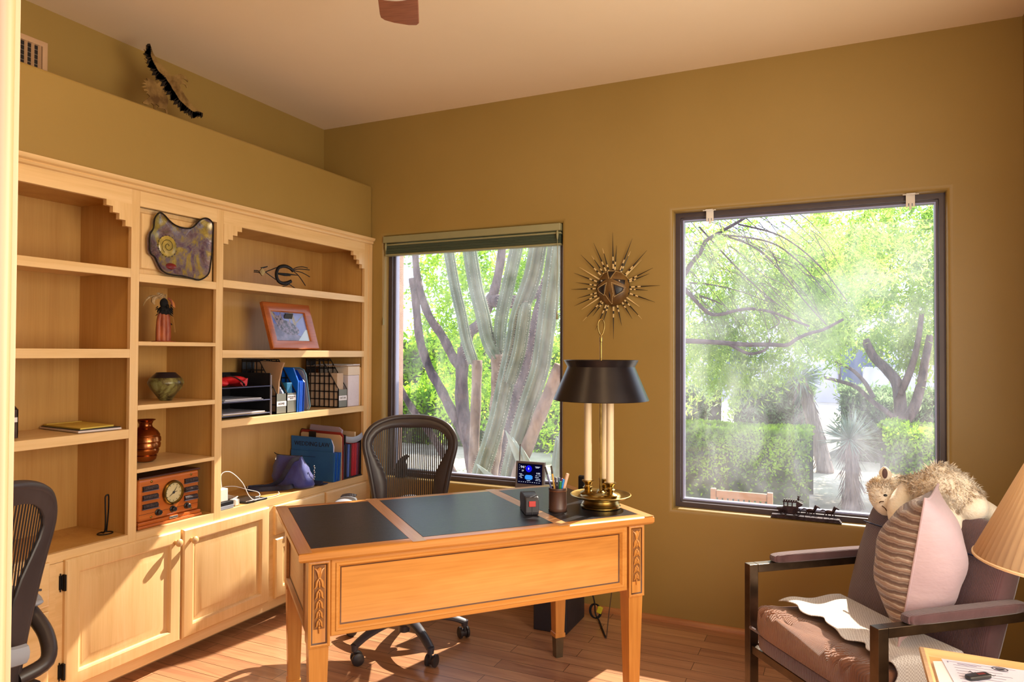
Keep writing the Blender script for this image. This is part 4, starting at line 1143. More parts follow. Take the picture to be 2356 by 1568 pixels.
m_ink = mat('ink', '#1C1C2A', rough=.6)
m_face = mat('grey_card_front', '#6E7069', '#7C7E78', rough=.55, vs=5)
holder(-.790, -.716, -.022, 'black lattice magazine holder labelled HOME on the shelf below the owl picture', 'HOME', m_face, (ZT + .052, .026))
holder(-.712, -.642, -.022, 'black lattice magazine holder squeezed between the HOME holder and the blue file', 'SUPPORTIVE\nDOCS', m_face, (ZT + .080, .028))
holder(-.300, -.222, -.012, 'black lattice magazine holder standing apart next to the cream patterned box', 'DETUR', m_face, (ZT + .055, .027))
m_kraft = mat('kraft_card', '#A07C5C', '#AB8766', rough=.7, vs=4)
pts = [(-.20, ZT + .01), (-.035, ZT + .01), (-.034, ZT + .11), (-.030, ZT + .17), (-.012, ZT + .235), (.004, ZT + .268), (-.12, ZT + .275), (-.20, ZT + .275)]
mb = MB(); mb.prism(pts, 'y', -.766, -.757); single(mb, 'kraft_folder', m_kraft, 'brown kraft folder curling out of the HOME magazine holder', 'folder', (-.1, -.76, ZT + .005))
mb = MB(); mb.prism([(-.20, ZT + .01), (-.03, ZT + .01), (-.028, ZT + .11), (-.05, ZT + .14), (-.2, ZT + .17)], 'y', -.74, -.73); single(mb, 'leaflet', mat('pale_blue_leaflet', '#8FA0CC', rough=.6), 'pale blue leaflet low in the HOME magazine holder', 'leaflet', (-.1, -.735, ZT + .005))
mb = MB(); mb.box(-.24, -.705, ZT + .004, -.03, -.665, ZT + .16); single(mb, 'document_bundle', mat('teal_card', '#1E6FA0', rough=.6), 'teal card file inside the holder beside the blue file', 'file', (-.12, -.685, ZT + .004), bevel=.002)
mb = MB(); mb.box(-.24, -.292, ZT + .004, -.03, -.236, ZT + .20); single(mb, 'magazine_bundle', mat('buff_pages', '#B59A82', '#C2A890', rough=.7, vs=40, st=(1, 30, 1)), 'buff magazines inside the lone lattice holder near the cream box', 'magazines', (-.13, -.264, ZT + .004))
t = thing('wallet_file', 'translucent bright blue plastic wallet file beside the grey binder', 'file', (-.1, -.61, ZT))
m_blue = mat('blue_polypropylene', '#0E58C8', '#1668DC', rough=.3, vs=3)
mb = MB(); mb.prism([(-.25, ZT), (-.018, ZT), (-.014, ZT + .165), (-.05, ZT + .238), (-.25, ZT + .242)], 'y', -.638, -.630); mb.build('back_leaf', m_blue, t)
for k in range(4):
    mb = MB(); mb.prism([(-.25, ZT), (-.016 - .002 * k, ZT), (-.012 - .002 * k, ZT + .165), (-.04, ZT + .17), (-.25, ZT + .17)], 'y', -.626 + k * .0095, -.622 + k * .0095); mb.build('leaf', m_blue, t)
mb = MB(); mb.prism([(-.25, ZT), (-.02, ZT), (-.016, ZT + .16), (-.07, ZT + .225), (-.25, ZT + .225)], 'y', -.587, -.583); mb.build('flap', mat('blue_plastic_dark', '#0A3CA8', rough=.3), t)
t = thing('ring_binder', 'grey zip binder with rounded corners leaning against the blue file', 'binder', (-.1, -.53, ZT))
mb = MB(); T_ = Matrix.Translation((0, -.505, ZT + .0075)) @ Matrix.Rotation(.20, 4, 'X')
rr_ = lambda e: [(-.27 + e, .004), (-.035 - e, .004), (-.024 - e, .02), (-.024 - e, .20), (-.034 - e, .228 - e), (-.06 - e, .238 - e), (-.27 + e, .238 - e)]
mb.T = T_; mb.prism(rr_(.004), 'y', -.030, -.012); mb.build('cover', mat('grey_nylon', '#777884', '#858692', rough=.6, vs=5), t, bevel=.004)
mb = MB(T_); mb.tube([(x, -.021, z) for x, z in rr_(0)], .004, 6); mb.build('zip_edge', mat('teal_piping', '#5E7F94', rough=.5), t)
t = thing('keepsake_box', 'cream box covered in embossed swirl paper at the right end of the shelf', 'box', (-.12, -.16, ZT))
m_emb = mat('embossed_paper', '#CFC4CC', '#DAD0D6', rough=.6, vs=4, bs=34, bk=.9, bd=.006)
mb = MB(); mb.box(-.24, -.206, ZT, -.018, -.098, ZT + .185); mb.build('body', m_emb, t, bevel=.002)
mb = MB(); mb.box(-.242, -.208, ZT + .186, -.016, -.096, ZT + .238); mb.build('lid', mat('cream_lid', '#D4C2AE', '#DCCCBA', rough=.6, vs=4), t, bevel=.002)
mb = MB(); mb.box(-.24, -.093, ZT, -.02, -.078, ZT + .232); single(mb, 'wooden_case', m_maple_v, 'slim pale wooden case between the cream box and the bookcase end', 'case', (-.13, -.086, ZT), bevel=.002)
for k in range(3):
    mb = MB(); mb.prism([(-.25, -.30 + k * .06), (-.03 + .008 * k, -.26 + .05 * k), (-.02, -.09), (-.25, -.09)], 'z', ZT + .2395 + k * .0045, ZT + .2425 + k * .0045)
    single(mb, 'magazine', m_paper if k else m_kraft, ('lowest thin magazine', 'middle thin magazine', 'topmost thin magazine')[k] + ' lying across the cream swirl box', 'magazine', (-.12, -.17, ZT + .2395 + k * .0045), 'magazines on the cream box')

# ------------------------------------------------------------------ the lowest shelf: bag, files, chargers
ZL = .614
m_navy = mat('navy_nylon', '#2A2E78', '#3A449C', rough=.5, vs=12, bs=30, bk=.35, bd=.006, sheen=.3)
m_navyd = mat('navy_strap', '#14162E', '#1E2244', rough=.6, vs=40)
t = thing('handbag', 'navy nylon handbag with its strap lying beside it', 'handbag', (-.12, -.56, ZL))
mb = MB(); rings = []
for (z, wx, wy, cx, cy) in ((.002, .110, .050, -.118, -.545), (.02, .122, .062, -.118, -.548), (.06, .118, .060, -.122, -.555), (.11, .104, .048, -.130, -.560), (.150, .094, .030, -.136, -.563), (.172, .092, .014, -.138, -.565), (.174, .088, .006, -.138, -.565)):
    ring = []
    for k in range(28):
        a = 2 * PI * k / 28; c, s = math.cos(a), math.sin(a)
        ring.append((cx + wx * math.copysign(abs(c) ** .55, c) + .006 * math.sin(5 * a + z * 60), cy + wy * math.copysign(abs(s) ** .6, s) + .004 * math.sin(7 * a + z * 40), ZL + z))
    rings.append(ring)
mb.loft(rings); mb.build('body', m_navy, t, sharp=70)
mb = MB(); mb.tube(smooth_path([(-.236, -.575, ZL + .186), (-.22, -.57, ZL + .176), (-.15, -.568, ZL + .1735), (-.06, -.566, ZL + .175), (-.046, -.564, ZL + .178)], 5), .0035, 6, flat=.7); mb.build('zip', m_black, t)
mb = MB(); mb.tube(smooth_path([(-.215, -.58, ZL + .176), (-.208, -.592, ZL + .165), (-.206, -.598, ZL + .15)], 4), .0030, 6); mb.build('zip_pull', m_chrome, t)
mb = MB()
sp = smooth_path([(-.052, -.568, ZL + .166), (-.075, -.606, ZL + .155), (-.105, -.622, ZL + .10), (-.14, -.632, ZL + .045), (-.19, -.66, ZL + .016), (-.24, -.705, ZL + .014), (-.262, -.742, ZL + .014), (-.245, -.768, ZL + .014), (-.19, -.742, ZL + .012), (-.13, -.692, ZL + .012), (-.072, -.664, ZL + .016), (-.05, -.640, ZL + .022), (-.06, -.615, ZL + .022)], 6)
mb.tube(sp, .0125, 8, flat=.16, up=(1, -1, .2)); mb.build('strap', m_navyd, t)
mb = MB(); mb.obox((-.248, -.757, ZL + .015), (.03, .006, .026), (0, 0, -.9)); mb.build('buckle', m_chrome, t, bevel=.002)
mb = MB()
for k in range(7): mb.ell((-.004, -.515 + .004 * (k % 2), ZL + .115 - k * .012), (.003, .004, .006), 8, 6)
mb.build('key_chain', m_chrome, t)
mb = MB(); mb.obox((-.045, -.455, ZL + .012), (.075, .06, .010), (.1, .1, .5)); mb.obox((-.03, -.44, ZL + .005), (.08, .05, .006), (0, 0, .2)); mb.build('luggage_tag', m_navyd, t, bevel=.002)

m_bf = mat('blue_pressboard', '#2A64A8', '#3474B8', rough=.7, vs=5)
t = thing('expanding_file', 'blue card expanding file with handwriting, standing behind the navy handbag', 'file', (-.16, -.33, ZL))
FY = frame_mat((-.31, -.352, ZL), (1, 0, 0), (0, 0, 1))
mb = MB(); mb.prism([(-.318, ZL), (-.004, ZL), (-.004, ZL + .17), (-.318, ZL + .17)], 'y', -.352, -.349); mb.build('front_pocket', m_bf, t)
mb = MB(); mb.prism([(-.32, ZL + .12), (-.010, ZL + .12), (-.016, ZL + .21), (-.030, ZL + .245), (-.045, ZL + .249), (-.325, ZL + .252)], 'y', -.343, -.340); bl = mb.build('back_flap', m_bf, t)
text_mesh('WEDDING LAW', .036, frame_mat((-.17, -.3436, ZL + .208), (1, 0, 0), (0, 0, 1)), spacing=1.0).build('handwriting', m_ink, bl, fix=False)
mb = MB(); mb.box(-.235, -.3532, ZL + .136, -.135, -.352, ZL + .1375); mb.tube([(-.185 + .009 * math.cos(a), -.3525, ZL + .088 + .009 * math.sin(a)) for a in [k * PI / 8 for k in range(16)]], .001, 5, loop=True); mb.build('printed_mark', m_ink, t)
for k in range(5):
    mb = MB(); mb.prism([(-.30, ZL), (-.0045, ZL), (.002 + .001 * k, ZL + .165), (-.30, ZL + .165)], 'y', -.346 + k * .012, -.340 + k * .012); mb.build('pleat', m_blue if k % 2 else m_bf, t)
mb = MB(); mb.prism([(-.31, ZL + .1665), (-.02, ZL + .1665), (-.018, ZL + .20), (-.035, ZL + .236), (-.31, ZL + .238)], 'y', -.333, -.326); single(mb, 'paper_sheaf', m_paper, 'white papers showing behind the front of the blue expanding file', 'papers', (-.16, -.33, ZL + .1665))
mb = MB(); mb.prism([(-.31, ZL), (-.006, ZL), (-.006, ZL + .25), (-.02, ZL + .262), (-.30, ZL + .268), (-.31, ZL + .26)], 'y', -.277, -.272); cb = single(mb, 'clipboard', m_manila, 'buff clipboard standing behind the blue expanding file', 'clipboard', (-.16, -.275, ZL))
mb = MB(); mb.box(-.245, -.281, ZL + .235, -.195, -.277, ZL + .275); cb.select_set(False); mb.build('clip', m_black, cb)
mb = MB(); mb.prism([(-.32, ZL), (-.003, ZL), (-.003, ZL + .258), (-.02, ZL + .276), (-.31, ZL + .282), (-.32, ZL + .27)], 'y', -.268, -.262); single(mb, 'folder', mat('brick_red_card', '#8E2A22', '#A0342A', rough=.7, vs=5), 'brick red folder standing between the buff clipboard and the black crate', 'folder', (-.16, -.265, ZL))
t = thing('file_crate', 'black fabric file crate with a grey handle at the end of the lowest shelf', 'crate', (-.16, -.165, ZL))
mb = MB(); mb.box(-.325, -.255, ZL, -.006, -.080, ZL + .006); mb.box(-.325, -.255, ZL, -.318, -.080, ZL + .27); mb.prism([(-.325, ZL), (-.010, ZL), (-.010, ZL + .2), (.004, ZL + .215), (.004, ZL + .262), (-.325, ZL + .285)], 'y', -.255, -.249)
mb.prism([(-.325, ZL), (-.012, ZL), (-.012, ZL + .22), (-.325, ZL + .27)], 'y', -.086, -.080); mb.build('body', m_navyd if False else mat('black_fabric', '#19161C', '#24202A', rough=.85, vs=60), t, bevel=.001)
mb = MB(); mb.tube(smooth_path([(-.004, -.248, ZL + .236), (.006, -.21, ZL + .228), (.008, -.165, ZL + .226), (.006, -.12, ZL + .234), (-.004, -.084, ZL + .244)], 5), .018, 8, flat=.25, up=(1, 0, 0)); mb.build('handle', m_pad, t)
fl = [(-.238, '#3C3444', 'dark grey'), (-.222, '#2E2630', 'charcoal'), (-.206, '#4E68B8', 'first blue'), (-.196, '#5E7CCB', 'second blue'), (-.180, '#4A3F3C', 'brown'), (-.166, '#B42230', 'first red'), (-.154, '#C42A38', 'second red'), (-.142, '#B4202E', 'third red'), (-.130, '#C83242', 'fourth red'), (-.116, '#8A4468', 'plum'), (-.102, '#5A1420', 'maroon')]
for k, (y, cc, nm) in enumerate(fl):
    mb = MB(); mb.prism([(-.31, ZL + .007), (-.016, ZL + .007), (-.012, ZL + .20), (-.31, ZL + .205)], 'y', y - .0035, y + .0035)
    single(mb, 'hanging_folder', mat('folder_%d' % k, cc, rough=.6), nm + ' hanging folder, counted from the handbag side, in the black file crate', 'folder', (-.16, y, ZL + .007), 'hanging folders in the black crate')
mb = MB(); mb.prism([(-.30, ZL + .21), (-.06, ZL + .21), (-.045, ZL + .285), (-.07, ZL + .300), (-.28, ZL + .31)], 'y', -.228, -.214); single(mb, 'envelope', mat('lilac_envelope', '#B9A6B4', rough=.7), 'lilac envelopes sticking up out of the black file crate', 'envelope', (-.17, -.22, ZL + .21))
mb = MB(); mb.prism([(-.30, ZL + .21), (-.01, ZL + .21), (-.012, ZL + .268), (-.30, ZL + .275)], 'y', -.150, -.136); single(mb, 'folder', m_manila, 'buff folder standing tallest in the crate beside its grey handle', 'folder', (-.17, -.143, ZL + .21))

t = thing('power_strip', 'flat grey and black charging block at the left end of the lowest shelf', 'power strip', (-.05, -1.13, ZL))
mb = MB(); mb.box(-.10, -1.165, ZL, -.004, -1.085, ZL + .018); mb.build('body', m_pad, t, bevel=.002)
mb = MB(); mb.box(-.10, -1.1645, ZL + .0182, -.0045, -1.0855, ZL + .036); mb.build('top', m_black, t, bevel=.002)
mb = MB(); mb.box(-.050, -1.160, ZL + .0365, -.012, -1.112, ZL + .098); single(mb, 'charger', m_white, 'white charger cube plugged into the black charging block', 'charger', (-.03, -1.14, ZL + .0365), 'white chargers', bevel=.005, seg=3)
mb = MB(); mb.box(-.05, -1.058, ZL, -.022, -1.030, ZL + .030); single(mb, 'charger', m_white, 'small white charger lying among the cables on the lowest shelf', 'charger', (-.036, -1.044, ZL), 'white chargers', bevel=.004, seg=3)
t = thing('tablet', 'dark tablet lying under the white cables on the lowest shelf', 'tablet', (-.09, -.94, ZL))
mb = MB(); mb.prism([(-.17, -1.02), (-.012, -.99), (.0 - .004, -.865), (-.15, -.875)], 'z', ZL, ZL + .009); mb.build('case', m_black, t, bevel=.002)
mb = MB(); mb.prism([(-.16, -1.01), (-.02, -.983), (-.012, -.874), (-.143, -.884)], 'z', ZL + .0085, ZL + .0097); mb.build('screen', mat('dark_screen', '#23262C', rough=.12), t)
m_wc = mat('white_cable', '#DAD6D8', rough=.4)
cabs = [[(-.03, -1.135, ZL + .098), (-.05, -1.12, ZL + .16), (-.045, -1.07, ZL + .165), (-.02, -1.02, ZL + .11), (-.01, -.985, ZL + .04), (.0, -.96, ZL + .014), (-.005, -.93, ZL + .012)],
        [(-.14, -1.10, ZL + .055), (-.14, -1.03, ZL + .075), (-.13, -.96, ZL + .07), (-.10, -.90, ZL + .045), (-.07, -.865, ZL + .03), (-.052, -.87, ZL + .014), (-.05, -.9, ZL + .013)],
        [(-.012, -1.0, ZL + .012), (-.006, -.95, ZL + .012), (-.010, -.88, ZL + .008), (-.015, -.80, ZL + .005), (-.03, -.755, ZL + .005), (-.055, -.735, ZL + .010)]]
nm = ['white cable arching up from the charger cube', 'white cable looping over the dark tablet', 'white cable running along the shelf edge towards the handbag']
for L, lb in zip(cabs, nm):
    mb = MB(); mb.tube(smooth_path(L, 7), .0019, 6); single(mb, 'charging_cable', m_wc, lb, 'cable', tuple(L[-1]), 'white charging cables')
mb = MB()
for k in range(4): mb.tube([(-.12 + (.040 + .004 * k) * math.cos(a), -1.03 + (.055 + .003 * k) * math.sin(a), ZL + .0075 + .006 * k + .004 * math.sin(3 * a)) for a in [q * 2 * PI / 20 for q in range(20)]], .0019, 6, loop=True)
single(mb, 'coiled_cable', m_wc, 'coil of white cable behind the small white charger', 'cable', (-.12, -1.03, ZL), 'white charging cables')

# ================================================================== lounge chair by the big window
CA = math.radians(40)
ac = thing('armchair', 'brown corduroy armchair with a flat bronze metal frame beside the large window', 'armchair', (2.538, -1.081, 0), CA)
CT = Matrix.Translation((2.538, -1.081, 0)) @ Matrix.Rotation(CA, 4, 'Z')
m_bar = mat('bronze_bar', '#4E4034', '#6A5846', rough=.32, metal=.85, vs=9)
m_cord_br = ribbed('brown_corduroy', '#4A3234', '#644548', .0042, 'Y', .5)
m_cord_seat = ribbed('tan_corduroy', '#6A4230', '#8A5A40', .0042, 'Y', .6)


def superell(mb, c, s, e=.3, nu=40, nv=24, T=None, fn=None):
    """rounded box"""
    P = lambda a, k: math.copysign(abs(a) ** k, a)
    rings = []
    for j in range(nv + 1):
        b = -PI / 2 + PI * j / nv
        b = max(min(b, PI / 2 - .02), -PI / 2 + .02)
        ring = []
        for i in range(nu):
            a = 2 * PI * i / nu
            p = Vector((s[0] * P(math.cos(b), e) * P(math.cos(a), e), s[1] * P(math.cos(b), e) * P(math.sin(a), e), s[2] * P(math.sin(b), e)))
            if fn: p = fn(p)
            p = p + Vector(c)
            ring.append(tuple(T @ p if T else p))
        rings.append(ring)
    mb.loft(rings)


for s, nm in ((1, 'window'), (-1, 'near')):
    y = s * .311
    mb = MB(); mb.box(-.018, y - .017, 0, .018, y + .017, .585); mb.build('front_leg', m_bar, ac, local=True, bevel=.002)
    mb = MB(); mb.box(.60, y - .017, 0, .632, y + .017, .585); mb.build('rear_leg', m_bar, ac, local=True, bevel=.002)
    mb = MB(); mb.box(.0182, y - .017, .555, .5998, y + .017, .585); ab = mb.build('arm_rail', m_bar, ac, local=True, bevel=.002)
    mb = MB(); superell(mb, (.31, y, .598), (.225, .0235, .0165), .35, 28, 12); mb.build('arm_pad', m_cord_br, ab, local=True)
    mb = MB(); mb.box(.0182, y - .012, .265, .5998, y + .012, .295); mb.build('side_rail', m_bar, ac, local=True, bevel=.002)
mb = MB(); mb.box(-.012, -.2938, .262, .012, .2938, .292); mb.build('front_rail', m_bar, ac, local=True, bevel=.002)
mb = MB(); mb.box(.606, -.2938, .262, .628, .2938, .292); mb.build('rear_rail', m_bar, ac, local=True, bevel=.002)
mb = MB(); superell(mb, (.245, 0, .330), (.275, .272, .032), .22, 48, 16); mb.build('seat_base', m_cord_br, ac, local=True)


def gather(p):
    k = max(0, (-p.x - .14) / .10)
    up_ = 1 if p.z > 0 else 0
    return Vector((p.x - .012 * math.cos(p.z * 22), p.y, p.z + up_ * (min(k, 1) * .013 * math.sin(p.y * 2 * PI / .036 + 2 * math.sin(p.y * 9)) + .018 * max(0, -p.x) / .27 + .006 * math.sin(p.y * 11))))


mb = MB(); superell(mb, (.238, 0, .392), (.272, .268, .040), .28, 160, 28, fn=gather); mb.build('seat_cushion', m_cord_seat, ac, local=True, sharp=180)
mb = MB(); mb.tube(smooth_path([(-.032, -.27, .368), (-.036, 0, .372), (-.032, .27, .368)], 8), .006, 8); mb.build('seat_piping', m_cord_br, ac, local=True)
LEAN = .33
BT = Matrix.Translation((.455, 0, .60)) @ Matrix.Rotation(LEAN, 4, 'Y')
mb = MB(); superell(mb, (.03, 0, .0), (.050, .288, .245), .24, 64, 40, T=BT, fn=lambda p: Vector((p.x - .012 * (1 - (p.y / .29) ** 2) + (.02 * (p.z / .25) ** 2 if p.x < 0 else 0), p.y, p.z)))
bk_ = mb.build('backrest', m_cord_br, ac, local=True, sharp=180)
mb = MB()
for y in (-.14, .14):
    for z in (-.05, .13): mb.ell(tuple(BT @ Vector((-.032, y, z))), (.006, .011, .011), 12, 8)
for k, (y, z) in enumerate(((-.14, -.05), (-.14, .13), (.14, -.05), (.14, .13))):
    mb = MB(); mb.ell(tuple(BT @ Vector((-.031 + .004 * (z > 0), y, z))), (.007, .011, .011), 12, 8); mb.build('button', m_cord_br, bk_, local=True)
mb = MB(); mb.tube([tuple(BT @ Vector((-.031, y, .13 - .01 * math.sin(abs(y) * 8)))) for y in [(-.27 + .54 * k / 20) for k in range(21)]], .003, 6); mb.build('seam', m_navyd, bk_, local=True)

# white waffle cloth over the seat
m, tt, out = nodes('waffle_cotton'); vec = coords(tt, (1, 1, 1), (0, 0, CA))
ck = tt.nodes.new('ShaderNodeTexChecker'); ck.inputs['Scale'].default_value = 190; tt.links.new(vec, ck.inputs['Vector'])
pb = bsdf(tt, out, mixc(tt, ck.outputs['Fac'], '#D9D2CC', '#BBB0A8'), .9, 0, .1, 0, .3); bump(tt, pb, ck.outputs['Fac'], .6, .003)
m_waffle = m


def clothp(u, v):
    q = v * .70
    y = .25 - q; h = 0
    if q > .522:
        k = (q - .522) / .015
        if k < 1: y = -.272 - .0085 * math.sin(k * PI / 2); h = .010 * (1 - math.cos(k * PI / 2))
        else: y = -.2805; h = .010 + (q - .537)
    x = .065 + .02 * math.sin(v * 3.2) + u * (.275 - .02 * math.sin(v * 3.2)) + (.012 * math.sin(v * 26) + .008 * math.sin(v * 47 + 1)) * (1 - u)
    z = .4595 + .004 * math.sin(y * 11) + (.006 * math.sin(u * 9 + v * 8) * (1 - .3 * u) + .012 * abs(math.sin(v * 13 + u * 3)) * (1 - u) ** 2) * (1 if h == 0 else 0)
    return (x, y, z - h)


mb = MB(); mb.grid(44, 90, clothp)
mb.v = [tuple(CT @ Vector(p)) for p in mb.v]
th_ = single(mb, 'seat_throw', m_waffle, 'rumpled white waffle cloth lying over the armchair seat', 'throw', tuple(CT @ Vector((.3, 0, .446))), fix=True, sharp=180, solid=.003)

# pillow standing against the back
up_ = Vector((.17, .05, .98)).normalized()
PM = frame_mat((2.868, -.985, .698), (.22, .97, 0), tuple(up_))
m, tt, out = nodes('striped_knit'); vec = coords(tt)
wv = tt.nodes.new('ShaderNodeTexWave'); wv.bands_direction = 'Z'; wv.inputs['Scale'].default_value = 11; wv.inputs['Distortion'].default_value = 1.6; wv.inputs['Detail'].default_value = 3; wv.inputs['Detail Scale'].default_value = 2.2
tt.links.new(vec, wv.inputs['Vector'])
pb = bsdf(tt, out, ramp(tt, wv.outputs['Fac'], [(.15, '#7A6258'), (.4, '#B49E8E'), (.62, '#DCCFC2'), (.8, '#A88E80')]), .95, 0, .1, 0, .3)
bump(tt, pb, wv.outputs['Fac'], .9, .012)
m_knit = m
m_mauve = mat('mauve_cotton', '#B59AA0', '#C0A6AA', rough=.85, vs=3, bs=14, bk=.35, bd=.012, st=(1, 1, 2), sheen=.2)
pil = thing('pillow', 'plump pillow, ribbed knit one side and plain mauve behind, in the armchair', 'pillow', (2.88, -.88, .45))
N_ = 26


def pf(u, v, sgn):
    a, b = 2 * u - 1, 2 * v - 1
    t_ = max(0, (1 - abs(a) ** 2.2) * (1 - abs(b) ** 2.0)) ** .72
    pin = 1 - .17 * ((1 - b * b) if abs(a) >= abs(b) else (1 - a * a))
    pin = 1 - .09 * (a * a * (1 - b * b) + b * b * (1 - a * a))
    wr = .004 * math.sin(9 * b + 5 * a) * (1 - abs(a))
    return (a * .150 * pin, b * .234 * pin, sgn * (.128 * t_ + wr * t_))


for sgn, nm, mm in ((-1, 'knit_front', m_knit), (1, 'plain_back', m_mauve)):
    mb = MB(PM); mb.grid(N_, N_, lambda u, v: pf(u, v, sgn)); mb.build(nm, mm, pil, sharp=180)
mb = MB(PM)
ed = [pf(0, k / 20, 1) for k in range(21)] + [pf(k / 20, 1, 1) for k in range(1, 21)] + [pf(1, 1 - k / 20, 1) for k in range(1, 21)] + [pf(1 - k / 20, 0, 1) for k in range(1, 20)]
mb.tube(ed, .0035, 6, loop=True); mb.build('seam', m_mauve, pil)

# ------------------------------------------------------------------ toy camel lying over the chair back
m_plush = mat('cream_plush', '#E2D2B8', '#F0E6D6', rough=.95, vs=18, bs=120, bk=.7, bd=.004, sheen=.5)
m_fur = mat('camel_fur', '#BFA37C', '#F2E9DA', rough=.9, vs=22, rg=(.35, .6), sheen=.4)
cm = thing('toy_camel', 'cream plush camel slumped over the top of the armchair back', 'soft toy', (2.92, -.69, .83))
skel = [((2.790, -.668, .800), .034), ((2.779, -.640, .832), .046), ((2.790, -.618, .862), .046), ((2.830, -.620, .868), .042), ((2.872, -.640, .872), .042), ((2.905, -.690, .880), .052), ((2.945, -.740, .893), .072), ((2.980, -.775, .895), .074), ((3.010, -.805, .880), .062), ((3.035, -.825, .860), .046)]
pts = smooth_path([p for p, r in skel], 5)
rad = lerp_list([r for p, r in skel], len(pts))
mb = MB(); mb.tube(pts, rad, 20); mb.ell(skel[0][0], (.034, .036, .030), 16, 10); mb.ell(skel[-1][0], (.05, .05, .05), 16, 10)
mb.ell((2.955, -.755, .935), (.052, .052, .050), 16, 10)
mb.ell((2.787, -.672, .812), (.038, .030, .040), 16, 10)
lg_ = [[(2.862, -.670, .865), (2.822, -.735, .81), (2.838, -.785, .725), (2.846, -.80, .665)], [(2.965, -.775, .87), (2.972, -.825, .83), (2.982, -.835, .785)], [(3.04, -.80, .86), (3.125, -.735, .80), (3.140, -.722, .70)], [(2.93, -.66, .86), (3.01, -.605, .80), (3.025, -.59, .72)]]
for L in lg_:
    q = smooth_path(L, 5); mb.tube(q, lerp_list([.040, .034, .030, .028], len(q)), 12); mb.ell(L[-1], (.029, .029, .026), 12, 8)
bd = mb.build('body', m_plush, cm, sharp=180)
q = bd.modifiers.new('r', 'REMESH'); q.mode = 'VOXEL'; q.voxel_size = .007; q.use_smooth_shade = True
q = bd.modifiers.new('s', 'SMOOTH'); q.factor = .6; q.iterations = 4
for sx, nm in ((0, 'ear'), (1, 'ear')):
    mb = MB(); c0 = Vector((2.792 + .012 * sx, -.648 + .062 * sx, .902 - .03 * sx))
    rings = []
    for k in range(8):
        t_ = k / 7; w_ = .020 * math.sin(PI * (t_ * .86 + .1)) + .002
        ring = []
        for i in range(12):
            a = 2 * PI * i / 12
            ring.append(tuple(c0 + Vector((w_ * math.cos(a) - .004 * t_, .006 * math.sin(a) - .010 * (1 - (math.cos(a)) ** 2) * .5, .052 * t_ - .006))))
        rings.append(ring)
    mb.loft(rings); e_ = mb.build('ear', m_plush, cm)
    mb = MB(); mb.ell(tuple(c0 + Vector((-.004, -.011, .022))), (.009, .004, .019), 12, 8); mb.build('ear_lining', mat('ear_brown_%d' % sx, '#5E4644', rough=.8), e_)
mb = MB(); mb.ell((2.788, -.684, .846), (.007, .005, .007), 12, 8); mb.build('eye', m_black, cm)
m_st = mat('brown_stitching', '#5A4232', rough=.8)
mb = MB(); mb.tube(smooth_path([(2.776, -.703, .812), (2.785, -.710, .806), (2.792, -.708, .796), (2.806, -.706, .789)], 4), .0022, 6); mb.tube(smooth_path([(2.768, -.698, .822), (2.772, -.705, .828), (2.782, -.706, .829)], 4), .002, 6); mb.build('stitched_mouth', m_st, cm)
mb = MB()
for k in range(6200):
    i = R.random() * (len(pts) - 1); j = int(i); u = i - j
    j2 = min(j + 1, len(pts) - 1)
    c = pts[j].lerp(pts[j2], u); r = rad[j] * (1 - u) + rad[j2] * u
    tn = (pts[j2] - pts[max(j - 1, 0)]).normalized()
    if j < 7 and R.random() < .8: continue
    s_ = tn.cross(Vector((0, 0, 1))).normalized(); n_ = s_.cross(tn)
    a = R.uniform(-.5, PI + .5) if j > 12 else R.uniform(.1, PI - .1)
    d = (s_ * math.cos(a) + n_ * math.sin(a)).normalized()
    p = c + d * r * .95
    if k % 5 == 0 and j > 24:
        d = Vector((R.gauss(0, 1), R.gauss(0, 1), abs(R.gauss(0, 1)))).normalized(); p = Vector((2.955, -.755, .935)) + Vector((d.x * .05, d.y * .05, d.z * .048))
    L = R.uniform(.012, .026)
    e = p + (d * .55 + tn * R.uniform(.2, 1.0) + Vector((R.gauss(0, .25), R.gauss(0, .25), R.gauss(0, .25) - .25))).normalized() * L
    w_ = tn.cross(d).normalized() * .0022
    mid = p.lerp(e, .5) + d * .003
    mb.add([tuple(p - w_), tuple(p + w_), tuple(mid + w_ * .8), tuple(e), tuple(mid - w_ * .8)], [(0, 1, 2, 4), (4, 2, 3)])
fo = mb.build('fur', m_fur, cm, fix=False, flat=True); fo['kind'] = 'stuff'

# ================================================================== side table, papers, pleated lamp
m_tray = wood('tray_beech', '#C49A62', '#D6B07A', '#E2C190', 'x', .4, .2)
TZ = .612
t = thing('side_table', 'pale wooden side table with a raised rim at the lower corner beside the armchair', 'table', (3.06, -1.77, 0))
mb = MB(); mb.box(2.835, -2.02, TZ - .02, 3.29, -1.545, TZ - .004); mb.build('top', m_tray, t, bevel=.002)
M = frame_mat((2.818, -2.04, TZ - .028), (1, 0, 0), (0, 1, 0))
mb = MB(); mb.panel(M, .49, .51, [(.008, 0), (.004, .012), (0, .032), (.002, .038), (.010, .040), (.016, .036), (.021, .022)], False); mb.build('rim', m_tray, t, sharp=40)
for x in (2.855, 3.270):
    for y in (-2.0, -1.57):
        mb = MB(); mb.tube([(x, y, 0), (x, y, TZ - .0205)], [.014, .02], 12); mb.build('leg', m_tray, t)
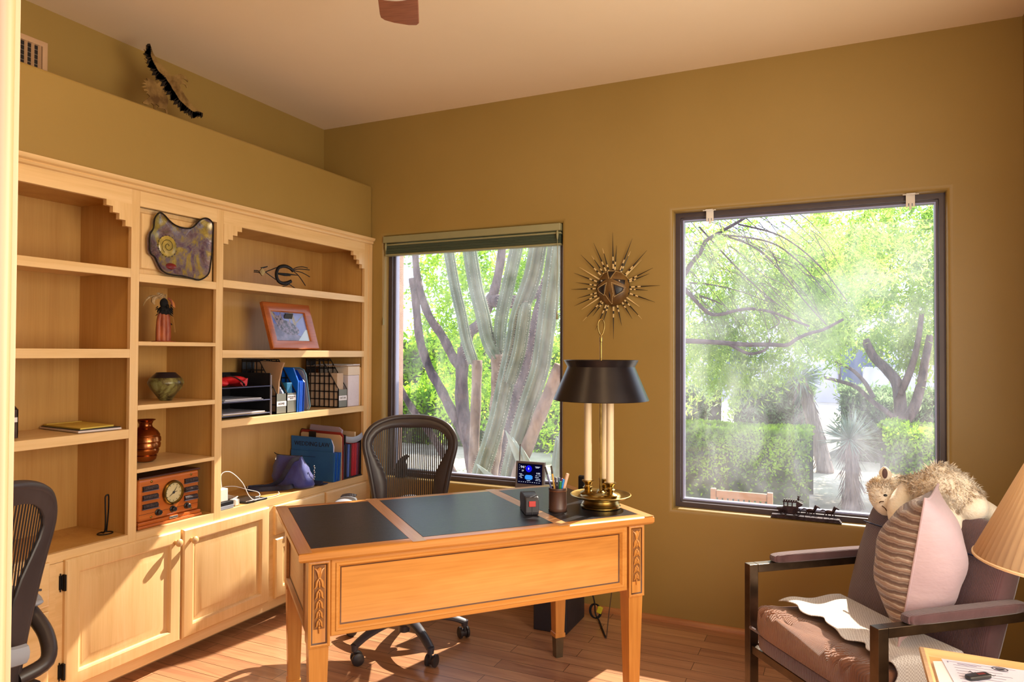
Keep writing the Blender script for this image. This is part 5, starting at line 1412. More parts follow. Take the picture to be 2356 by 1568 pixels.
# papers
mb = MB(); mb.prism([(2.842, -1.93), (2.842, -1.60), (2.90, -1.572), (2.955, -1.60), (2.95, -1.93)], 'z', TZ - .0035, TZ + .004)
single(mb, 'envelope', m_paper, 'thick white envelope in the near left corner of the side table', 'envelope', (2.9, -1.75, TZ - .0035))
t = thing('letter', 'printed letter with a round stamp lying on the side table', 'letter', (3.03, -1.74, TZ))
m_lav = mat('letter_paper', '#D8D8EC', rough=.7)
LP = [(2.862, -1.578), (3.040, -1.568), (3.042, -1.86), (2.885, -1.875)]
mb = MB(); mb.prism(LP, 'z', TZ + .0045, TZ + .0056); lt_ = mb.build('sheet', m_lav, t)
LM = frame_mat((LP[0][0], LP[0][1], TZ + .0060), (LP[1][0] - LP[0][0], LP[1][1] - LP[0][1], 0), (-.02, .30, 0))
mb = MB(LM)
for k in range(14):
    y = -.030 - k * .0155
    mb.box(.02, y, 0, .02 + R.uniform(.09, .145), y + .0012, .0002)
for (a, b, c, d) in ((.010, -.012, .15, -.0112), (.010, -.020, .012, -.0120), (.03, -.018, .08, -.0165), (.03, -.023, .07, -.0215)): mb.box(a, min(b, d), 0, c, max(b, d), .0002)
mb.build('printed_lines', mat('grey_print', '#7C7C9C', rough=.7), lt_)
mb = MB(LM); mb.tube([(.118 + .016 * math.cos(a), -.016 + .010 * math.sin(a), .0002) for a in [k * PI / 10 for k in range(20)]], .0009, 5, loop=True); mb.ell((.118, -.016, .0001), (.010, .005, .0004), 12, 6); mb.build('round_stamp', m_ink, lt_)
mb = MB(LM)
for k in range(3): mb.tube(smooth_path([(.045 + k * .02, -.062, .0003), (.050 + k * .02, -.056, .0003), (.053 + k * .02, -.064, .0003), (.060 + k * .02, -.058, .0003)], 4), .0007, 4)
mb.build('signature', m_ink, lt_)
UA = math.radians(38)
t = thing('usb_stick', 'black and red memory stick lying on the printed letter', 'memory stick', (2.925, -1.668, TZ + .0058), UA)
mb = MB(); superell(mb, (0, 0, .0056), (.031, .0105, .0055), .4, 28, 12); mb.build('body', m_black, t, local=True)
mb = MB(); mb.box(-.002, -.0035, .0106, .018, .0035, .0116); mb.build('red_slider', mat('red_inlay', '#6A1A20', rough=.3), t, local=True, bevel=.001)
# lamp
m_pleat = mat('pleated_shade', '#E2BE92', '#E8C8A0', rough=.7, vs=3)
SX = (3.115, -1.70)
t = thing('table_lamp', 'table lamp with a cream pleated cone shade at the edge of the picture', 'lamp', (SX[0], SX[1], TZ - .003))
mb = MB(); mb.lathe([(.06, 0), (.062, .008), (.045, .016), (.025, .03), (.045, .07), (.058, .12), (.045, .17), (.018, .21), (.012, .23), (.008, .34), (.004, .36)], (SX[0], SX[1], TZ - .0035), 32); mb.build('base', m_brass, t)
mb = MB(); mb.lathe([(.200, 0), (.076, .265)], (SX[0], SX[1], .912), 132, False, None, .012)
mb.build('lamp_shade', m_pleat, t, sharp=10, solid=.0015)
mb = MB(); mb.tube([(SX[0] + .2015 * math.cos(a), SX[1] + .2015 * math.sin(a), .912) for a in [k * 2 * PI / 60 for k in range(60)]], .0035, 6, loop=True); mb.tube([(SX[0] + .077 * math.cos(a), SX[1] + .077 * math.sin(a), 1.177) for a in [k * 2 * PI / 40 for k in range(40)]], .003, 6, loop=True)
for k in range(3):
    a = k * 2 * PI / 3; mb.tube([(SX[0], SX[1], TZ + .34), (SX[0] + .077 * math.cos(a), SX[1] + .077 * math.sin(a), 1.175)], .0015, 5)
mb.build('shade_wires', m_pleat, t)

# ================================================================== ceiling fan
m_fan = wood('fan_walnut', '#7A452C', '#94583C', '#A86C4E', 'x', .45, .1, 1, .5)
t = thing('ceiling_fan', 'ceiling fan with brown wooden blades, one blade tip hanging into view at the top', 'fan', (1.575, -2.085, 2.40))
HB = Vector((1.575, -2.085, 2.50))
mb = MB(); mb.lathe([(.03, .30), (.07, .298), (.07, .26), (.014, .24), (.014, .10), (.05, .09), (.10, .07), (.115, .03), (.10, -.03), (.06, -.06), (.05, -.09)], HB, 36); mb.build('motor', m_bar, t)
mb = MB(); mb.lathe([(.05, -.09), (.09, -.11), (.10, -.14), (.08, -.18), (.03, -.20), (.004, -.202)], HB, 32); mb.build('light_globe', mat('frosted_globe', '#EFE6D6', rough=.25), t)
for k in range(5):
    a = math.radians(121.5 + 72 * k)
    B = Matrix.Translation(HB) @ Matrix.Rotation(a, 4, 'Z') @ Matrix.Rotation(math.radians(7), 4, 'X')
    mb = MB(B)
    oc = [(.17, -.052), (.40, -.066), (.565, -.066), (.582, -.058), (.592, -.030), (.594, .02), (.586, .052), (.572, .064), (.55, .066), (.40, .064), (.17, .050)]
    mb.prism(oc, 'z', -.004, .004); bl_ = mb.build('blade', m_fan, t, bevel=.002)
    mb = MB(B); mb.prism([(.09, -.02), (.20, -.035), (.24, 0), (.20, .035), (.09, .02)], 'z', -.0085, -.0045); mb.build('blade_iron', m_bar, bl_)

# ================================================================== sun mask of quills on the wall
MC = Vector((1.557, -.002, 1.706)); RU, RV, RD = .087, .096, .055


def dome(u, v, o=0):
    k = max(0, 1 - (u / RU) ** 2 - (v / RV) ** 2) ** .5
    return (MC.x + u, MC.y - .012 - RD * k - o, MC.z + v)


sun = thing('sun_mask', 'round leather mask ringed with banded quills on the wall above the desk lamp', 'wall mask', (MC.x, -.002, MC.z))
m_hide = mat('brown_hide', '#5A3E1C', '#7C5B2C', rough=.45, vs=14)
m_hided = mat('dark_hide', '#120E12', '#221A1C', rough=.4, vs=20)
m_qd = mat('quill_dark', '#1A1310', rough=.35); m_ql = mat('quill_pale', '#E0C48C', rough=.35)
mb = MB(); rings = []
for j in range(15):
    k = j / 14; q = math.sin(k * PI / 2)
    rings.append([dome(RU * q * math.cos(a) * .999, RV * q * math.sin(a) * .999) for a in [i * 2 * PI / 48 for i in range(48)]] if j else [dome(.0005 * math.cos(i), .0005 * math.sin(i)) for i in range(48)])
rings.append([(MC.x + RU * math.cos(a), -.003, MC.z + RV * math.sin(a)) for a in [i * 2 * PI / 48 for i in range(48)]])
mb.loft(rings); mb.build('face', m_hide, sun, sharp=180)


def patch(name, P, m, o=.0022):
    mb = MB(); cx = sum(p[0] for p in P) / len(P); cy = sum(p[1] for p in P) / len(P)
    E_ = []
    for i in range(len(P)):
        a, b = P[i], P[(i + 1) % len(P)]
        for k in range(5): E_.append((a[0] + (b[0] - a[0]) * k / 5, a[1] + (b[1] - a[1]) * k / 5))
    mb.loft([[dome(cx + (x - cx) * s, cy + (y - cy) * s, o * (1 if s < 1 else .2)) for x, y in E_] for s in (.01, .35, .7, .93, 1)], True, False)
    mb.build(name, m, sun, sharp=180)


U = .00108
Pq = lambda L: [((a - 880 + 25) / 9.8 * .00236 * 1.0 + 0, -(b - 790) / 9.8 * .00236) for a, b in L]
mb = MB(); mb.tube([(MC.x + .012 * math.cos(a), -.004, MC.z + .090 + .012 * math.sin(a)) for a in [k * PI / 8 for k in range(16)]], .0015, 6, loop=True); mb.build('hanging_loop', m_hided, sun)
patch('eye_opening', Pq([(545, 620), (760, 608), (545, 725)]), m_hided)
patch('eye_opening', Pq([(900, 610), (1150, 635), (1145, 740)]), m_hided)
patch('cheek_panel', Pq([(570, 790), (740, 720), (690, 970), (620, 930)]), m_hided)
patch('cheek_panel', Pq([(920, 730), (1130, 810), (1100, 880), (965, 975)]), m_hided)
patch('brow_panel', Pq([(765, 440), (925, 440), (840, 590)]), m_hided)
patch('mouth_slit', Pq([(825, 880), (850, 950), (838, 1055), (815, 990)]), m_hided)
mb = MB()
LNS = [[(560, 560), (660, 455), (780, 420), (925, 430), (1060, 475), (1170, 570), (1240, 690)], [(755, 440), (820, 620)], [(940, 440), (850, 620)], [(530, 800), (770, 690), (705, 960), (570, 870), (530, 800)], [(880, 690), (1160, 800), (1130, 880), (930, 1000), (905, 850), (880, 690)], [(740, 960), (860, 1160)], [(905, 960), (860, 1160)]]
for L in LNS:
    L = Pq(L)
    for (a, b), (c, d) in zip(L, L[1:]):
        n = max(2, int(math.hypot(c - a, d - b) / .0052))
        for k in range(n):
            u_, v_ = a + (c - a) * k / n, b + (d - b) * k / n
            mb.ell(dome(u_, v_, .0022), (.0019, .0014, .0019), 6, 4)
mb.build('shell_beads', m_ql, sun)
mb = MB()
for x, y in ((635, 640), (1040, 655)):
    (u_, v_), = Pq([(x, y)]); mb = MB(); mb.ell(dome(u_, v_, .003), (.0055, .003, .0055), 12, 8); mb.build('eye_bead', m_chrome, sun)
QU = [(90, 435, 0), (85, 335, 0), (68, 410, 0), (63, 313, 1), (46, 390, 0), (43, 310, 2), (24, 350, 0), (19, 307, 0), (1, 370, 0), (-6, 280, 0), (-20, 355, 0), (-36, 260, 2), (-47, 343, 1), (-58, 290, 0), (-77, 307, 0), (-89, 405, 0), (-107, 293, 0), (-114, 362, 0), (-127, 275, 0), (-134, 360, 1), (-148, 309, 2), (-157, 349, 0), (-166, 306, 0), (180, 350, 0), (170, 310, 0), (158, 350, 0), (148, 334, 2), (134, 382, 0), (124, 319, 1), (114, 400, 0), (105, 327, 1)]
for k, (a, L, kind) in enumerate(QU):
    a = math.radians(a); L *= .000668; d = Vector((math.cos(a), -.06 + .02 * (k % 3), math.sin(a)))
    b0 = MC + Vector((0, -.010, 0)); r_in = .080 if kind < 2 else .078
    st_ = [(0, 0), (.10, 1), (.22, 0), (.30, 1), (.40, 0), (1, 0)] if kind == 0 else [(0, 1), (.14, 0), (.25, 1), (.35, 0), (.80, 1), (1, 1)] if kind == 1 else [(0, 1), (.5, 1), (1, 1)]
    mb = MB()
    for (f0_, c0), (f1_, c1) in zip(st_, st_[1:]):
        mb.cur = c0
        mb.tube([b0 + d * (r_in + (L - r_in) * f0_), b0 + d * (r_in + (L - r_in) * f1_)], [.0046 * (1 - f0_) + .0005, .0046 * (1 - f1_) + .0005], 7)
    mb.build('quill', [m_qd, m_ql], sun)

# ================================================================== window sill pieces
t = thing('stagecoach_figurine', 'dark metal stagecoach and two horses on the sill of the large window', 'figurine', (2.49, .026, .578))
m_pew = mat('dark_pewter', '#2E2226', '#4A3A3C', rough=.35, metal=.7, vs=40)
mb = MB()
for (x0, x1, y0_, y1_, z0, z1) in ((2.335, 2.645, .002, .050, .578, .583), (2.340, 2.640, .006, .047, .583, .588), (2.338, 2.636, .010, .044, .588, .593)): mb.box(x0, y0_, z0, x1, y1_, z1)
mb.build('base', m_pew, t, bevel=.0015)
mb = MB(); mb.prism([(2.360, .626), (2.372, .604), (2.452, .603), (2.458, .634), (2.470, .640), (2.478, .650), (2.458, .660), (2.4535, .660), (2.4535, .637), (2.392, .637), (2.388, .630)], 'y', .014, .038); cb_ = mb.build('coach_body', m_pew, t, flat=True)
mb = MB(); mb.box(2.389, .012, .655, 2.456, .040, .661)
for k in range(6): mb.box(2.392 + k * .0105, .012, .661, 2.399 + k * .0105, .040, .668)
mb.build('roof_rack', m_pew, t)
for x in (2.391, 2.408, 2.428, 2.448):
    mb = MB(); mb.box(x, .014, .637, x + .005, .038, .655); mb.build('window_post', m_pew, cb_)
for x in (2.3914, 2.449):
    for y in (.010, .042):
        mb = MB(); mb.tube([(x + .0165 * math.cos(a), y, .6105 + .0165 * math.sin(a)) for a in [k * 2 * PI / 24 for k in range(24)]], .0018, 6, loop=True); mb.ell((x, y, .6105), (.004, .003, .004), 8, 6)
        for k in range(10):
            a = k * PI / 5; mb.tube([(x, y, .6105), (x + .016 * math.cos(a), y, .6105 + .016 * math.sin(a))], .0009, 4)
        mb.build('wheel', m_pew, t)
mb = MB(); mb.ell((2.457, .026, .672), (.005, .005, .009), 10, 8); mb.ell((2.457, .026, .684), (.0038, .0038, .0042), 10, 8); mb.tube([(2.459, .022, .676), (2.466, .022, .688)], .0014, 6); mb.tube([(2.458, .03, .670), (2.480, .03, .663)], [.0022, .0014], 6); mb.build('driver', m_pew, t)
mb = MB(); mb.tube([(2.455, .026, .606), (2.60, .026, .618)], .001, 5); mb.build('pole', m_pew, t)
for x, dz in ((2.512, 0), (2.593, .001)):
    mb = MB(); z = .623 + dz; y = .026
    mb.ell((x, y, z), (.021, .007, .0085), 16, 10); mb.tube(smooth_path([(x + .014, y, z + .003), (x + .022, y, z + .014), (x + .025, y, z + .021)], 4), lerp_list([.007, .0055, .0045], 9), 10)
    mb.tube([(x + .022, y, z + .023), (x + .031, y, z + .019), (x + .041, y, z + .013)], [.0042, .004, .0022], 8)
    mb.tube([(x + .014, y, z + .012), (x + .020, y, z + .024), (x + .023, y, z + .027)], [.002, .004, .002], 6)
    mb.tube(smooth_path([(x - .019, y, z + .005), (x - .030, y, z + .006), (x - .042, y, z - .002)], 4), lerp_list([.0018, .0034, .0006], 9), 6)
    for (a, b, c) in ((.014, .020, .034), (.012, .008, .026), (-.014, -.022, -.036), (-.012, -.008, .002)):
        mb.tube(smooth_path([(x + a, y, z - .004), (x + b, y, z - .016), (x + c * .8, y, .5935)], 4), lerp_list([.004, .0022, .0014], 9), 6)
    mb.build('horse', m_pew, t)

t = thing('bird_figurine', 'dark carved bird of prey standing on the sill behind the office chair', 'figurine', (.215, .03, .603))
m_bird = mat('dark_carved_wood', '#1C1512', '#33271F', rough=.6, vs=40, bs=70, bk=.5)
mb = MB(); q = smooth_path([(.185, .032, .603), (.192, .032, .64), (.202, .032, .68), (.222, .031, .712), (.240, .030, .728)], 5); mb.tube(q, lerp_list([.026, .037, .036, .024, .015], len(q)), 16, flat=.7); mb.ell((.243, .030, .729), (.015, .012, .012), 14, 10); mb.tube(smooth_path([(.252, .030, .731), (.262, .030, .729), (.267, .030, .720)], 3), lerp_list([.006, .005, .001], 7), 8); mb.build('body', m_bird, t)
mb = MB(); mb.tube([(.222, .024, .69), (.235, .026, .65), (.232, .026, .606)], [.02, .016, .008], 10); mb.build('wing', m_bird, t)
mb = MB(); mb.lathe([(.034, 0), (.036, .004), (.03, .008), (.004, .009)], (.205, .034, .603), 20); mb.build('base', m_bird, t)

t = thing('weather_station', 'small grey weather station with a glowing blue screen on the window sill', 'weather display', (1.066, .03, .603))
m_grey = mat('warm_grey_plastic', '#5C5558', '#686063', rough=.45, vs=5)
WM = frame_mat((.980, .022, .603), (1, 0, 0), (0, .10, .15)); WP = WM @ Matrix.Translation((0, 0, 0))
WM = frame_mat((.980, .012, .603), (1, 0, 0), (0, .012, .152))
mb = MB(WM); mb.panel(Matrix(), .173, .152, [(0, -.018), (0, .0), (.003, .003), (.010, .003), (.012, .001)]); mb.build('case', m_grey, t, sharp=30)
mb = MB(); mb.box(.995, .02, .603, 1.14, .058, .618); mb.build('foot', m_grey, t)
mb = MB(WM); mb.tube([(.016, .15, -.012), (.016, .245, -.012)], .0036, 8); mb.build('aerial', m_grey, t)
mb = MB(WM); mb.box(.013, .028, .0012, .160, .138, .0016); scn = mb.build('screen', emis('screen_dark', '#14123A', .35), t)
mb = MB(WM); mb.box(.010, .026, .001, .163, .140, .0013); mb.build('bezel', m_black, t)
e_w = emis('screen_white', '#E6ECFF', 1.1); e_b = emis('screen_blue', '#1414F0', 1.0); e_c = emis('screen_cyan', '#3C9CFF', 1.0); e_r = emis('screen_red', '#C03030', .9)
mb = MB(WM); mb.lathe([(.019, 0), (.019, .0004), (.001, .0005)], (.080, .112, .0016), 28); mb.build('wind_dial', e_b, scn)
mb = MB(WM); mb.box(.058, .056, .0016, .104, .073, .0019); mb.box(.064, .052, .0016, .098, .0775, .0018); mb.build('sky_picture', e_c, scn)
mb = MB(WM); mb.prism([(.079, .120), (.083, .112), (.079, .105), (.076, .112)], 'z', .002, .0023); mb.build('wind_arrow', e_w, scn)
mb = MB(WM); mb.box(.054, .111, .0017, .059, .1135, .002); mb.box(.050, .1215, .0017, .0535, .1235, .002); mb.build('red_mark', e_r, scn)
for tx, sz, x, y in (('94', .021, .040, .119), ('.7', .012, .055, .121), ('57', .013, .044, .099), ('0.00', .0135, .138, .089)):
    text_mesh(tx, sz, WM @ Matrix.Translation((x, y, .0018)), .0002).build('digits', e_w, scn, fix=False)
def lines(L):
    mb = MB(WM)
    for (x, y, w_) in L: mb.box(x, y, .0016, x + w_, y + .0022, .0019)
    mb.build('text', e_w, scn)


lines([(.118, .124, .030), (.122, .119, .02), (.122, .076, .012), (.140, .076, .012), (.120, .067, .022), (.124, .058, .026), (.122, .050, .016), (.142, .049, .012), (.070, .046, .02)])
lines([(.020 + .0135 * k, .037, .006) for k in range(10)])
lines([(.022, .128, .003), (.022, .116, .003), (.022, .104, .003), (.022, .080, .018), (.028, .073, .022), (.022, .066, .016), (.030, .059, .012)])

# ================================================================== garden outside the windows
m_bark = mat('mesquite_bark', '#3A2C30', '#6A5654', rough=.95, vs=16, st=(1, 1, .35), bs=40, bk=.9, bd=.03)
m_bark2 = mat('branch_bark', '#3C2E34', '#5C4A4C', rough=.95, vs=20, bs=50, bk=.6)
m_cact = mat('cactus_skin', '#4E6048', '#75846A', rough=.55, vs=6, bs=30, bk=.2)
m_cactb = mat('cactus_bark', '#6B5648', '#9A8674', rough=.9, vs=14, st=(1, 1, .5), bs=40, bk=.8)
m_spine = mat('cactus_spines', '#C9C6B4', rough=.7)
m_leaf = leafmat('mesquite_leaf', '#6C9C28', '#BCDC44', 2.5, .6)
m_leaf2 = leafmat('feathery_leaf', '#7EA444', '#C4DC70', 1.8, .6)
m_hedge = leafmat('clipped_leaf', '#668E22', '#AED038', 4, .45)
m_ole = leafmat('oleander_leaf', '#5C7A46', '#A2B88C', 5, .4)
m_yuc = mat('yucca_blade', '#6E8270', '#98A898', rough=.5, vs=5)
m_ytr = mat('yucca_thatch', '#6E5E58', '#9A8A80', rough=.95, vs=30, st=(1, 1, .1), bs=60, bk=.8)
m_ground = mat('pale_gravel', '#B0A496', '#CFC4B6', rough=.95, vs=2.2, bs=60, bk=.5, bd=.02)
m_road = mat('pale_driveway', '#C9C2C4', '#DAD4D6', rough=.9, vs=.7)

mb = MB(); mb.box(-30, .22, -.45, 40, 70, -.25)
struct(mb, 'ground', m_ground)
mb = MB(); mb.box(-20, 16.5, -.25, 40, 20.4, -.235); struct(mb, 'road', m_road)


def leaf(mb, p, d, L, w, n=None):
    d = d.normalized(); n = (n or Vector((R.gauss(0, 1), R.gauss(0, 1), R.gauss(0, 1)))); s = d.cross(n)
    if s.length < 1e-4: return
    s = s.normalized() * w
    o = len(mb.v); q = p + d * L
    m_ = p + d * L * .5
    mb.v += [tuple(p), tuple(m_ + s), tuple(q), tuple(m_ - s)]; mb.f.append((o, o + 1, o + 2, o + 3)); mb.mi.append(0)


def rv(): return Vector((R.gauss(0, 1), R.gauss(0, 1), R.gauss(0, 1)))


def cloud(n, boxes, L, w, droop=.3, name='foliage', m=m_leaf, parent=None, clump=1.0):
    """sprays of leaflets gathered in clumps inside the given ellipsoids (centre, radii, weight)"""
    mb = MB(); tot = sum(b[2] for b in boxes)
    for (c, r, wt) in boxes:
        k = int(n * wt / tot); nc = max(4, int(k / 26))
        for i in range(nc):
            d = rv().normalized() * R.random() ** .4
            p0 = Vector((c[0] + d.x * r[0], c[1] + d.y * r[1], c[2] + d.z * r[2]))
            dr = (rv() + Vector((0, 0, -droop * 2))).normalized()
            sp = R.uniform(.10, .26) * clump
            for j in range(26):
                q = p0 + dr * (j / 26) * sp * 2 + rv() * sp * .22
                leaf(mb, q, dr + rv() * .8, L * R.uniform(.6, 1.3), w * R.uniform(.7, 1.3))
    o = mb.build(name, m, parent, fix=False, flat=True); o['kind'] = 'stuff'
    return o


# organ pipe cactus close to the smaller window
cac = thing('columnar_cactus', 'tall grey green columnar cactus with many ribbed arms right outside the smaller window', 'cactus', (.12, 1.6, -.25))
for nm, r, y, L in [["B",0.037,1.75,[[-0.463,2.2307],[-0.4001,1.9235],[-0.3382,1.6948],[-0.2855,1.4647],[-0.2122,1.2703]]],["A",0.049,1.7,[[-0.2287,2.2224],[-0.1682,1.9112],[-0.1046,1.6878],[-0.0458,1.463],[0.0447,1.3099]]],["C",0.044,1.72,[[0.1996,2.2262],[0.1211,1.9028],[0.0617,1.6382],[0.0428,1.3572]]],["D",0.056,1.5,[[0.4884,2.1968],[0.4372,1.9591],[0.3292,1.6693],[0.2808,1.417],[0.2092,1.121],[0.137,0.8223],[0.0521,0.5622],[-0.0142,0.3607],[-0.033,0.1618]]],["E",0.042,1.46,[[0.4068,1.7649],[0.3777,1.5705],[0.341,1.3651],[0.2626,1.1236]]],["F",0.058,1.45,[[0.6689,2.2026],[0.6268,1.9027],[0.5915,1.6617],[0.549,1.3524],[0.5204,1.2106],[0.4184,0.9203],[0.33,0.6269],[0.2744,0.3908],[0.2563,0.1977]]]]:
    P = smooth_path([(a, y, b) for a, b in L], 6)
    if nm == 'E': P = P[::-1]
    else:
        d = P[0] - P[2]; P = [P[0] + d * k for k in (4, 2, 1)] + P; P = P[::-1]
    mb = MB(); rings = []; n = 36; m_ = len(P); sp_l = []
    tip = nm == 'E'
    for i, p in enumerate(P):
        t_ = (P[min(i + 1, m_ - 1)] - P[max(i - 1, 0)]).normalized()
        N = Vector((0, 1, 0)); N = (N - t_ * N.dot(t_)).normalized(); B = t_.cross(N)
        rr0 = r * (1 if i > 1 else .9)
        if tip and i > m_ - 5: rr0 *= max(.06, math.sqrt(max(0, 1 - ((i - (m_ - 5)) / 4) ** 2)))
        if not tip and i > m_ - 2: rr0 *= .3
        ring = []
        for k in range(n):
            a = 2 * PI * k / n; q = rr0 * (1 + .26 * math.cos(6 * a))
            ring.append(tuple(p + (N * math.cos(a) + B * math.sin(a)) * q))
        rings.append(ring)
        for k in range(6):
            a = 2 * PI * k / 6; dd = N * math.cos(a) + B * math.sin(a)
            for h in (0, .5):
                sp_l.append((p.lerp(P[min(i + 1, m_ - 1)], h) + dd * rr0 * 1.26, dd, t_))
    mb.loft(rings); st_ = mb.build('ribbed_arm', m_cact, cac, sharp=180)
    mb = MB()
    for p, dd, t_ in sp_l:
        for q in range(3): leaf(mb, p, dd + t_ * R.uniform(-.8, .8) + rv() * .2, .013, .0014)
    mb.build('spines', m_spine, st_, fix=False, flat=True)
for k, (r, y, L) in enumerate([[0.044,1.75,[[-0.1787,1.2967],[-0.193,0.8424],[-0.2153,0.3023],[-0.2224,0.0604]]],[0.066,1.72,[[0.0388,1.3462],[0.044,1.1091],[0.0251,0.817],[-0.006,0.5237],[-0.0417,0.3022],[-0.057,0.0818]]],[0.05,1.4,[[0.7196,1.2676],[0.5426,0.8652],[0.4161,0.5573],[0.3245,0.2809]]]]):
    P = smooth_path([(a, y, b) for a, b in L], 5); P[-1].z = -.26
    mb = MB(); mb.tube(P, [r * (1 + .05 * math.sin(i * 1.7)) for i in range(len(P))], 16); mb.build('woody_stem', m_cactb, cac, sharp=180)
# agave-like blades leaning in from the corner
ag = thing('agave', 'grey agave blades leaning across the lower corner of the smaller window', 'agave', (.62, 1.2, -.25))
for k in range(9):
    a = math.radians(70 + k * 12 + R.uniform(-4, 4)); L = R.uniform(.7, 1.0); e = math.radians(R.uniform(30, 72))
    b0 = Vector((.80, 1.08 + .03 * (k % 3), -.02)); d = Vector((math.cos(a) * math.cos(e), .25 * math.sin(a) * math.cos(e), math.sin(e)))
    P = smooth_path([b0, b0 + d * L * .5 + Vector((0, 0, .03)), b0 + d * L], 5)
    mb = MB(); mb.tube(P, lerp_list([.05, .062, .045, .004], len(P)), 8, flat=.35, up=(0, 1, .3)); mb.build('blade', m_yuc, ag, sharp=180)
mb = MB(); mb.tube([(.80, 1.11, -.26), (.80, 1.10, .03)], [.09, .06], 12); mb.build('heart', m_ytr, ag)

# the many-stemmed mesquite behind it, whose limbs also cross the big window
mq = thing('mesquite_tree', 'many-stemmed mesquite tree with dark furrowed trunks behind the cactus', 'tree', (-1.0, 3.6, -.25))
for r, L in [[0.085,[[-0.2092,2.1687],[-0.2996,1.7832],[-0.4575,1.2033],[-0.608,0.7929],[-0.7601,0.2604],[-0.8053,-0.4293]]],[0.07,[[-0.9204,1.959],[-0.6909,1.9134],[-0.4882,1.9471],[-0.2797,2.0325],[-0.0759,2.173]]],[0.09,[[-1.3256,1.4125],[-1.3472,1.1922],[-1.3446,0.7674],[-1.2285,0.3499],[-1.1079,-0.1647],[-1.0783,-0.5054]]],[0.055,[[-1.347,1.1622],[-1.4863,1.3165],[-1.6341,1.5596],[-1.8145,1.8226],[-1.9385,2.2388],[-1.9721,2.6554]]],[0.06,[[-1.3358,1.2124],[-1.2525,1.5571],[-1.0791,1.6993],[-0.8713,1.9997],[-0.7647,2.3862],[-0.7391,2.6771]]],[0.06,[[-2.0014,2.2462],[-1.9562,1.9424],[-1.9105,1.5262],[-1.7991,1.1857],[-1.6541,0.9372],[-1.5114,0.6977],[-1.2556,0.3128],[-1.1343,-0.1755]]],[0.045,[[-2.2941,1.3056],[-2.1201,0.9188],[-1.9623,0.6437],[-1.7159,0.3207],[-1.4163,-0.1227]]]]:
    P = smooth_path([(a, 3.5 + .12 * math.sin(a * 3), b) for a, b in L], 6)
    n = len(P); up_t = P[0].z > P[-1].z
    if not up_t: P = P[::-1]
    if P[-1].z < .3: P[-1] = Vector((P[-1].x, P[-1].y, -.27))
    mb = MB(); mb.tube(P, [r * (.72 + .38 * i / (n - 1)) * (1 + .06 * math.sin(i * 1.3)) for i in range(n)], 14); mb.build('trunk', m_bark, mq, sharp=180)
for r, L in [[0.032,[[0.0466,1.719],[0.6945,1.5282],[1.0336,1.5063],[1.337,1.4902],[1.6454,1.4647],[1.9211,1.4645],[2.0991,1.4594],[2.2115,1.5315],[2.3447,1.5882],[2.4802,1.6251],[2.6737,1.7312]]],[0.02,[[1.4972,1.4649],[1.6784,1.3657],[1.8051,1.3761],[1.8888,1.4253],[1.9212,1.5231]]],[0.026,[[0.0755,2.6997],[0.82,2.2432],[1.0527,2.0462],[1.2505,1.8395],[1.3817,1.807],[1.5444,1.8483],[1.7185,1.874],[1.9303,1.8353],[2.1328,1.7497],[2.3353,1.666]]],[0.032,[[0.6377,1.9849],[0.9425,2.2285],[1.0718,2.4037],[1.175,2.5232],[1.2384,2.6539],[1.3687,2.7395],[1.5727,2.8625],[1.8045,3.0141]]],[0.011,[[1.3687,2.7395],[1.7305,2.5936],[2.007,2.3284],[2.2922,1.9393],[2.5053,1.6789]]],[0.011,[[1.3764,2.7312],[1.8996,2.638],[2.2088,2.4067],[2.5071,2.022]]],[0.01,[[1.5857,2.8443],[2.0375,2.6922],[2.4248,2.3428],[2.714,1.9208]]],[0.01,[[1.1662,2.8266],[1.5184,2.4069],[1.7981,2.1017],[2.0248,1.9023]]],[0.009,[[1.9303,1.8353],[2.0207,1.7131],[1.9117,1.6373]]],[0.008,[[1.0527,2.183],[1.3189,2.1479],[1.6062,2.0734],[1.8848,1.9574]]],[0.012,[[1.1508,2.0316],[1.322,1.9715],[1.4184,1.9193]]]]:
    P = smooth_path([(a, 4.8 + .10 * math.sin(a * 4), b) for a, b in L], 6); n = len(P)
    mb = MB(); mb.tube(P, [r * (1.05 - .6 * i / (n - 1)) for i in range(n)], 8); mb.build('branch', m_bark2, mq, sharp=180)
cloud(26000, [((-1.7, 4.6, 2.3), (1.0, .8, .9), 1.4), ((-.5, 4.8, 2.3), (.9, .8, .8), 1.2), ((-2.0, 4.9, 1.1), (.6, .6, .7), .5), ((.2, 5.0, 1.9), (.7, .6, .6), .5), ((-.9, 5.8, .8), (1.6, .7, .8), .9)], .075, .014, .35, 'foliage', m_leaf, mq)
cloud(26000, [((1.2, 5.2, 2.5), (.7, .6, .55), .9), ((2.0, 5.6, 2.0), (1.0, .6, .8), 1.6), ((1.1, 5.4, 1.65), (.7, .5, .45), .8), ((1.3, 5.6, 1.2), (.8, .5, .30), .6), ((2.6, 5.8, 2.6), (1.0, .6, .6), .9)], .085, .010, .6, 'hanging_foliage', m_leaf2, mq)
tw = MB()
for k in range(90):
    p = Vector((R.uniform(.9, 2.4), R.uniform(4.6, 5.2), R.uniform(2.0, 3.0))); d = Vector((R.uniform(.2, .7), R.uniform(-.1, .1), -R.uniform(.3, .9)))
    tw.tube(smooth_path([p, p + d * .35 + Vector((0, 0, .04)), p + d * .8 + rv() * .04], 3), [.004, .004, .0035, .003, .003, .002, .0015], 4)
q = tw.build('weeping_twigs', m_bark2, mq, sharp=180); q['kind'] = 'stuff'

